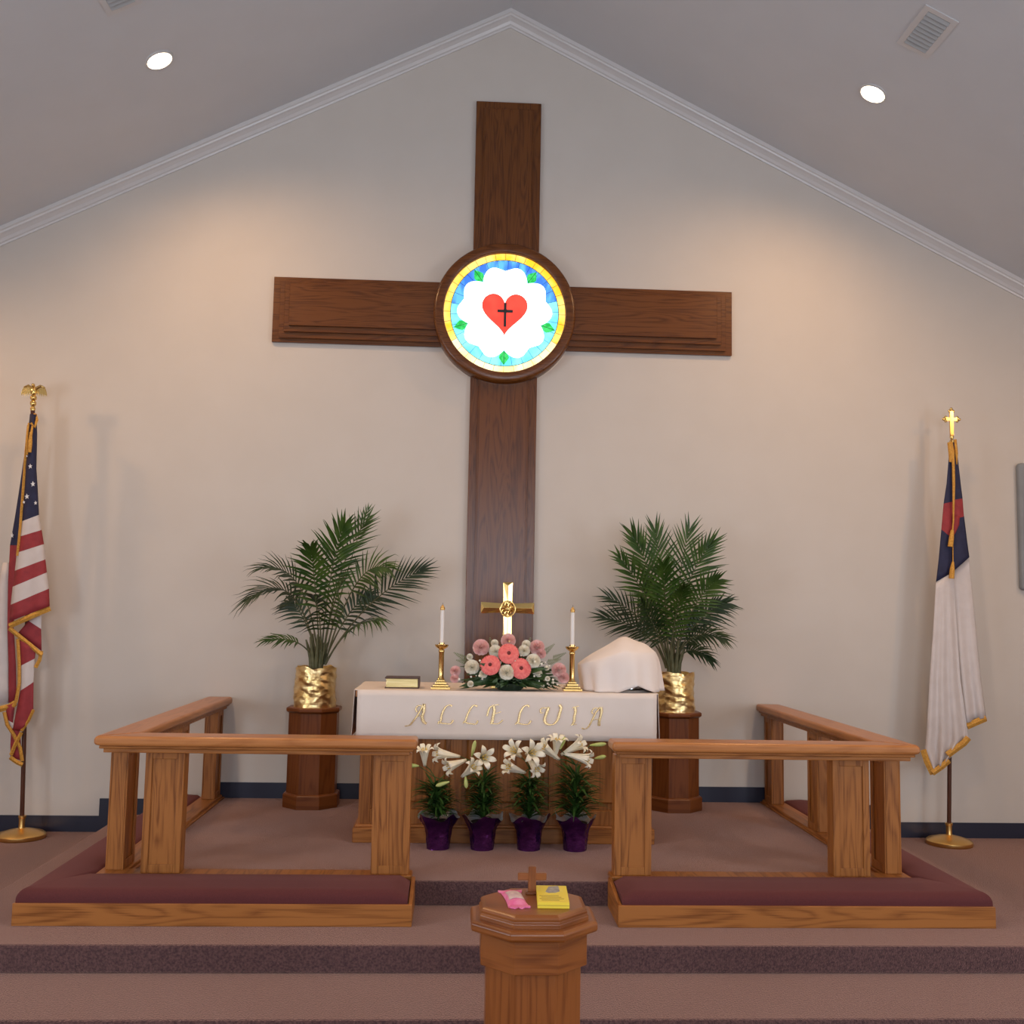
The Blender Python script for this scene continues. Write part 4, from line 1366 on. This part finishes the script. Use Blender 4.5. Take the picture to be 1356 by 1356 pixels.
# stars on the canton
for px, py, r_ in ((40, 617.5, 0.019), (43.5, 641, 0.021), (35.5, 657.5, 0.021), (47, 666, 0.015), (31.5, 665, 0.012), (35.5, 604, 0.008)):
    c = at(px, py, yA - 0.052)
    pts = []
    for k in range(10):
        a = R(90 + 36 * k + 8); q = r_ if k % 2 == 0 else r_ * 0.42
        pts.append((c.x + q * math.cos(a) * 0.8, c.z + q * math.sin(a)))
    m = MB(loc); m.prism(pts, c.y - 0.001, c.y + 0.004, 'y'); m.build('star', M_star, fg)
m = MB(loc)
c = at(16, 709, YF - 0.012)
m.prism([(c.x + (0.02 if k % 2 == 0 else 0.008) * math.cos(R(90 + 36 * k)) * .6, c.z + (0.02 if k % 2 == 0 else 0.008) * math.sin(R(90 + 36 * k))) for k in range(10)], c.y - 0.001, c.y + 0.006, 'y')
m.build('star', M_star, fg)
m = MB(loc)


def ribbon(m, pts, y, wpx, dy=0.012):
    rows = []
    for i, (px, py) in enumerate(pts):
        p0 = Vector(pts[max(i - 1, 0)]); p1 = Vector(pts[min(i + 1, len(pts) - 1)])
        t_ = (p1 - p0).normalized(); n_ = Vector((-t_.y, t_.x)) * wpx / 2
        yy = y[i] if isinstance(y, list) else y
        a, b = at(px + n_.x, py + n_.y, yy), at(px - n_.x, py - n_.y, yy)
        e = Vector((0, dy / 2, 0))
        rows.append([a + e, (a + b) / 2 - e, b + e, (a + b) / 2 + e * 2.0])
    m.rings(rows, True)


ribbon(m, [(12, 829), (30, 821), (48, 813), (66, 805.5)], [yA, yA - .03, yA - .03, yA], 7)
ribbon(m, [(37, 563), (33.5, 600), (30, 650), (26, 700), (22.5, 736)], [yA - .02] * 5, 3.6)
ribbon(m, [(12, 832), (28, 845), (44, 858), (55, 868)], YF - 0.05, 6)
ribbon(m, [(54.5, 862), (52, 874), (46.5, 884)], YF - 0.04, 5)
ribbon(m, [(23, 846), (25, 880), (25, 905), (21, 928), (17, 936)], YF - 0.05, 4.5)
ribbon(m, [(-16, 939), (0, 939), (12, 936), (20, 931)], YF - 0.01, 8)
ribbon(m, [(44, 940), (37, 955), (28, 968)], YF - 0.05, 4)
ribbon(m, [(5, 943), (9, 960), (17, 972), (26, 990), (29, 1008)], YF - 0.03, 5)
ribbon(m, [(28, 970), (20, 985), (14, 1000)], YF - 0.04, 5)
ribbon(m, [(13, 1003), (21, 1009), (29.5, 1013)], YF - 0.03, 6)
m.build('fringe', M_fringe, fg, smooth=50)
m = MB(loc)
m.tube([at(46, 548, YF - 0.03), at(42, 570, yA - 0.05), at(40, 590, yA - 0.06)], 0.008, 8)
m.tube([at(47, 549, YF - 0.03), at(49, 556, yA - 0.02), at(46, 566, yA - 0.03), at(41, 560, yA - .04)], 0.010, 8)
m.tube([at(41, 572, yA - .055), at(40, 585, yA - .06), at(39.5, 599, yA - .06)], [0.008, 0.015, 0.011], 10)
m.tube([at(38, 560, yA - .03), at(36, 580, yA - .035), at(36, 602, yA - .04)], [0.006, 0.008, 0.006], 10)
m.build('tassel', M_fringe, root, smooth=60)

b2 = at(1257, 1116, YF); b2.z = 0.0
root, top, loc = flag_stand(b2, at(1260.5, 584, YF), 'white flag with blue canton and red cross on a brass floor stand', None)
t = top
m = MB()
m.lathe([(0.014, -0.02), (0.019, 0.0), (0.010, 0.012), (0.016, 0.03), (0.016, 0.04), (0.008, 0.05)], tuple(t), 16)
z0 = 0.045
m.box(t.x - .013, t.x + .013, t.y - .008, t.y + .008, t.z + z0, t.z + z0 + 0.19)
m.box(t.x - .046, t.x + .046, t.y - .0065, t.y + .0065, t.z + z0 + 0.113, t.z + z0 + 0.138)
for dx, dz in ((-.046, .1255), (.046, .1255), (0, .19)):
    for ex, ez in (((0, .014), (0, -.014), (-.016 if dx < 0 else .016, 0)) if dx else ((-.014, 0), (.014, 0), (0, .016))):
        m.ball((t.x + dx + ex, t.y, t.z + z0 + dz + ez), 0.0125, 10, 6, s=(1, .7, 1))
m.build('cross_finial', M_brass, root, smooth=40)
m = MB(loc)
yB = YF - 0.06
# canton: left and right of the hanging cord, with the red cross
loft_rows(m, [((1256.5, 586), (1262, 586), NAV), ((1256.5, 604), (1262, 604), NAV), ((1253.5, 640), (1262, 640), NAV), ((1249.5, 667), (1262, 664), RED), ((1246.5, 701), (1261, 713), NAV), ((1243, 740), (1260.5, 735), NAV), ((1239.5, 770.5), (1261, 758), NAV)], yB, nx=8, bulge=-0.0, folds=(0.012, .5))
loft_rows(m, [((1262, 586), (1266.5, 586), NAV), ((1262, 604), (1268, 604), NAV), ((1262, 640), (1272, 640), NAV), ((1262, 662), (1274.5, 660), RED), ((1262, 686), (1276, 681), RED), ((1262, 688), (1276.5, 684), NAV), ((1261, 735), (1281, 720), NAV), ((1261, 758), (1283.5, 738), NAV)], yB, nx=8, folds=(0.015, .5))
loft_rows(m, [((1262, 683), (1271, 683), RED), ((1262, 695), (1270, 695), RED), ((1262, 710), (1265, 706), RED)], yB - 0.014, nx=3)
# white field
loft_rows(m, [((1239.5, 769), (1262, 757), WHT), ((1236, 830), (1267, 830), WHT), ((1231, 900), (1272, 900), WHT), ((1227, 970), (1280, 960), WHT), ((1224.5, 995), (1281.5, 976), WHT), ((1236, 1022), (1258, 1004), WHT)], yB + 0.005, nx=40, bulge=0.015, folds=(0.026, 3.0), sub=5)
loft_rows(m, [((1261, 758), (1283, 738), WHT), ((1266, 830), (1292, 830), WHT), ((1272, 900), (1299, 900), WHT), ((1278, 958), (1305.5, 950), WHT)], yB + 0.03, nx=20, bulge=0.01, folds=(0.022, 1.5), sub=5)
fg = m.build('flag', [M_navy, M_red, M_white], root, smooth=70, solid=0.004, weld=True)
m = MB(loc)
ribbon(m, [(1223, 993), (1228, 1009), (1236, 1025)], yB - 0.02, 8)
ribbon(m, [(1235, 1024), (1248, 1015), (1257, 1007)], yB - 0.03, 8)
ribbon(m, [(1255, 1000), (1266, 992), (1277, 984), (1283, 977)], yB - 0.03, 9)
ribbon(m, [(1281, 962), (1292, 957), (1306, 951)], yB + 0.01, 9)
m.build('fringe', M_fringe, fg, smooth=50)
m = MB(loc)
m.tube([at(1258, 586, yB), at(1260, 600, yB - .01), at(1259, 612, yB - .01)], [0.020, 0.022, 0.012], 10)
m.tube([at(1265, 582, yB), at(1266.5, 600, yB - .01), at(1267, 615, yB - .005)], [0.010, 0.012, 0.004], 10)
m.tube([at(1262, 595, yB - .02), at(1263, 640, yB - .03), at(1262.5, 690, yB - .03), at(1261, 708, yB - .03)], [0.010, 0.011, 0.006, 0.006], 8)
m.tube([at(1261.5, 700, yB - .03), at(1262, 745, yB - .035)], 0.004, 8)
m.build('cord', M_fringe, root, smooth=60)
m = MB(loc)
m.tube([at(1261, 702, yB - .03), at(1260, 712, yB - .035), at(1258.5, 724, yB - .035)], [0.012, 0.018, 0.020], 12)
m.build('tassel', M_fringe, root, smooth=60)
m = MB(loc)
m.tube([at(1262, 744, yB - .035), at(1261, 754, yB - .04), at(1260, 766, yB - .04)], [0.008, 0.018, 0.020], 12)
m.build('tassel', M_fringe, root, smooth=60)

# ------------------------------------------------------------------ baptismal font in front of the steps
FX, FY = -0.0475, -4.45
ft = empty('baptismal_font', (FX, FY, ZN), 'octagonal oak baptismal font standing before the chancel steps', 'font')


def octs(prof):
    m_ = MB((0, 0, ZN))
    m_.rings([[(x, y, z) for x, y in octa(r_, 0, 0)] for r_, z in prof])
    return m_


octs([(0.20, ZN), (0.20, ZN + 0.07), (0.185, ZN + 0.09), (0.160, ZN + 0.10)]).build('foot', fontwood['x'], ft, bevel=0.003)
octs([(0.154, ZN + 0.09), (0.154, 0.545)]).build('column', fontwood['z'], ft, bevel=0.002)
octs([(0.173, 0.538), (0.173, 0.645)]).build('bowl', fontwood['x'], ft, bevel=0.003)
octs([(0.180, 0.643), (0.203, 0.648), (0.206, 0.656), (0.206, 0.672), (0.200, 0.679), (0.190, 0.681)]).build('rim', fontwood['x'], ft, bevel=0.003)
octs([(0.177, 0.680), (0.177, 0.695), (0.172, 0.699), (0.173, 0.708), (0.170, 0.714), (0.165, 0.717), (0.158, 0.720)]).build('lid', fontwood['x'], ft, bevel=0.002)
ZF = 0.720
fc = empty('wooden_cross', (-0.045, -4.36, ZF), 'small wooden cross standing on the font lid', 'cross')
m = MB(); m.box(-0.013, 0.013, -0.010, 0.010, 0.008, 0.092); m.build('upright', fontwood['z'], fc, bevel=0.002)
m = MB(); m.box(-0.049, 0.049, -0.0085, 0.0085, 0.046, 0.070); m.build('arms', fontwood['x'], fc, bevel=0.002)
m = MB(); m.box(-0.022, 0.022, -0.017, 0.017, 0.0, 0.009); m.build('base', fontwood['x'], fc, bevel=0.002)
# pink wrapped packet
pk = empty('sweet_packet', (-0.108, -4.44, ZF), 'pink wrapped packet lying on the font lid left of the cross', 'packet')
pk.rotation_euler = (0, 0, R(6))


def pillow(u, v):
    x = -0.036 + 0.072 * u; y = -0.095 + 0.19 * v
    e = max(0.0, math.sin(math.pi * u)) ** .5 * max(0.0, math.sin(math.pi * min(1, max(0, (v - .12) / .76)))) ** .5
    return x * (1 - 0.12 * math.sin(math.pi * v)), y, 0.002 + 0.020 * e


m = MB(); m.grid(pillow, 16, 24); m.grid(lambda u, v: (pillow(u, v)[0], pillow(u, v)[1], 0.0005), 16, 24)
m.build('wrapper', M_pinkwrap, pk, smooth=60, weld=False)
m = MB(); m.grid(lambda u, v: (lambda q: (q[0], q[1], q[2] + 0.0012))(pillow(0.12 + 0.76 * u, 0.28 + 0.52 * v)), 12, 14)
m.build('printed_label', M_pinkpic, pk, smooth=60, solid=0.0008)
m = MB(); m.prism([(-0.030, -0.098), (-0.016, -0.108), (-0.004, -0.097), (0.006, -0.112), (0.018, -0.098), (0.036, -0.100), (0.036, -0.085), (-0.030, -0.085)], 0.001, 0.006)
m.build('crimped_end', M_pinkwrap, pk)
m = MB(); m.prism([(-0.038, 0.085), (0.038, 0.085), (0.042, 0.103), (0.020, 0.098), (0.0, 0.104), (-0.020, 0.098), (-0.042, 0.103)], 0.001, 0.006)
m.build('crimped_end', M_pinkwrap, pk)
# yellow box
yb = empty('card_packet', (0.018, -4.435, ZF), 'flat yellow packet with a grey picture lying on the font lid', 'packet')
yb.rotation_euler = (0, 0, R(-3))
m = MB(); m.box(-0.052, 0.052, -0.105, 0.105, 0.0, 0.020); m.build('box', M_yellow, yb, bevel=0.002)
m = MB(); m.prism([(-0.022, 0.02), (-0.010, 0.085), (0.024, 0.095), (0.026, 0.03), (0.012, 0.012), (-0.012, 0.008)], 0.0198, 0.0212); m.build('printed_picture', M_greyprint, yb)
m = MB()
for k in range(4):
    m.box(-0.044 + 0.006 * (k % 2), 0.020 + 0.008 * (k % 3), -0.030 - 0.018 * k, -0.022 - 0.018 * k, 0.0198, 0.0206)
m.build('printed_lines', M_ink, yb)
m = MB(); m.box(-0.0525, 0.0525, -0.1055, -0.1045, 0.009, 0.011); m.build('lid_seam', M_ink, yb)
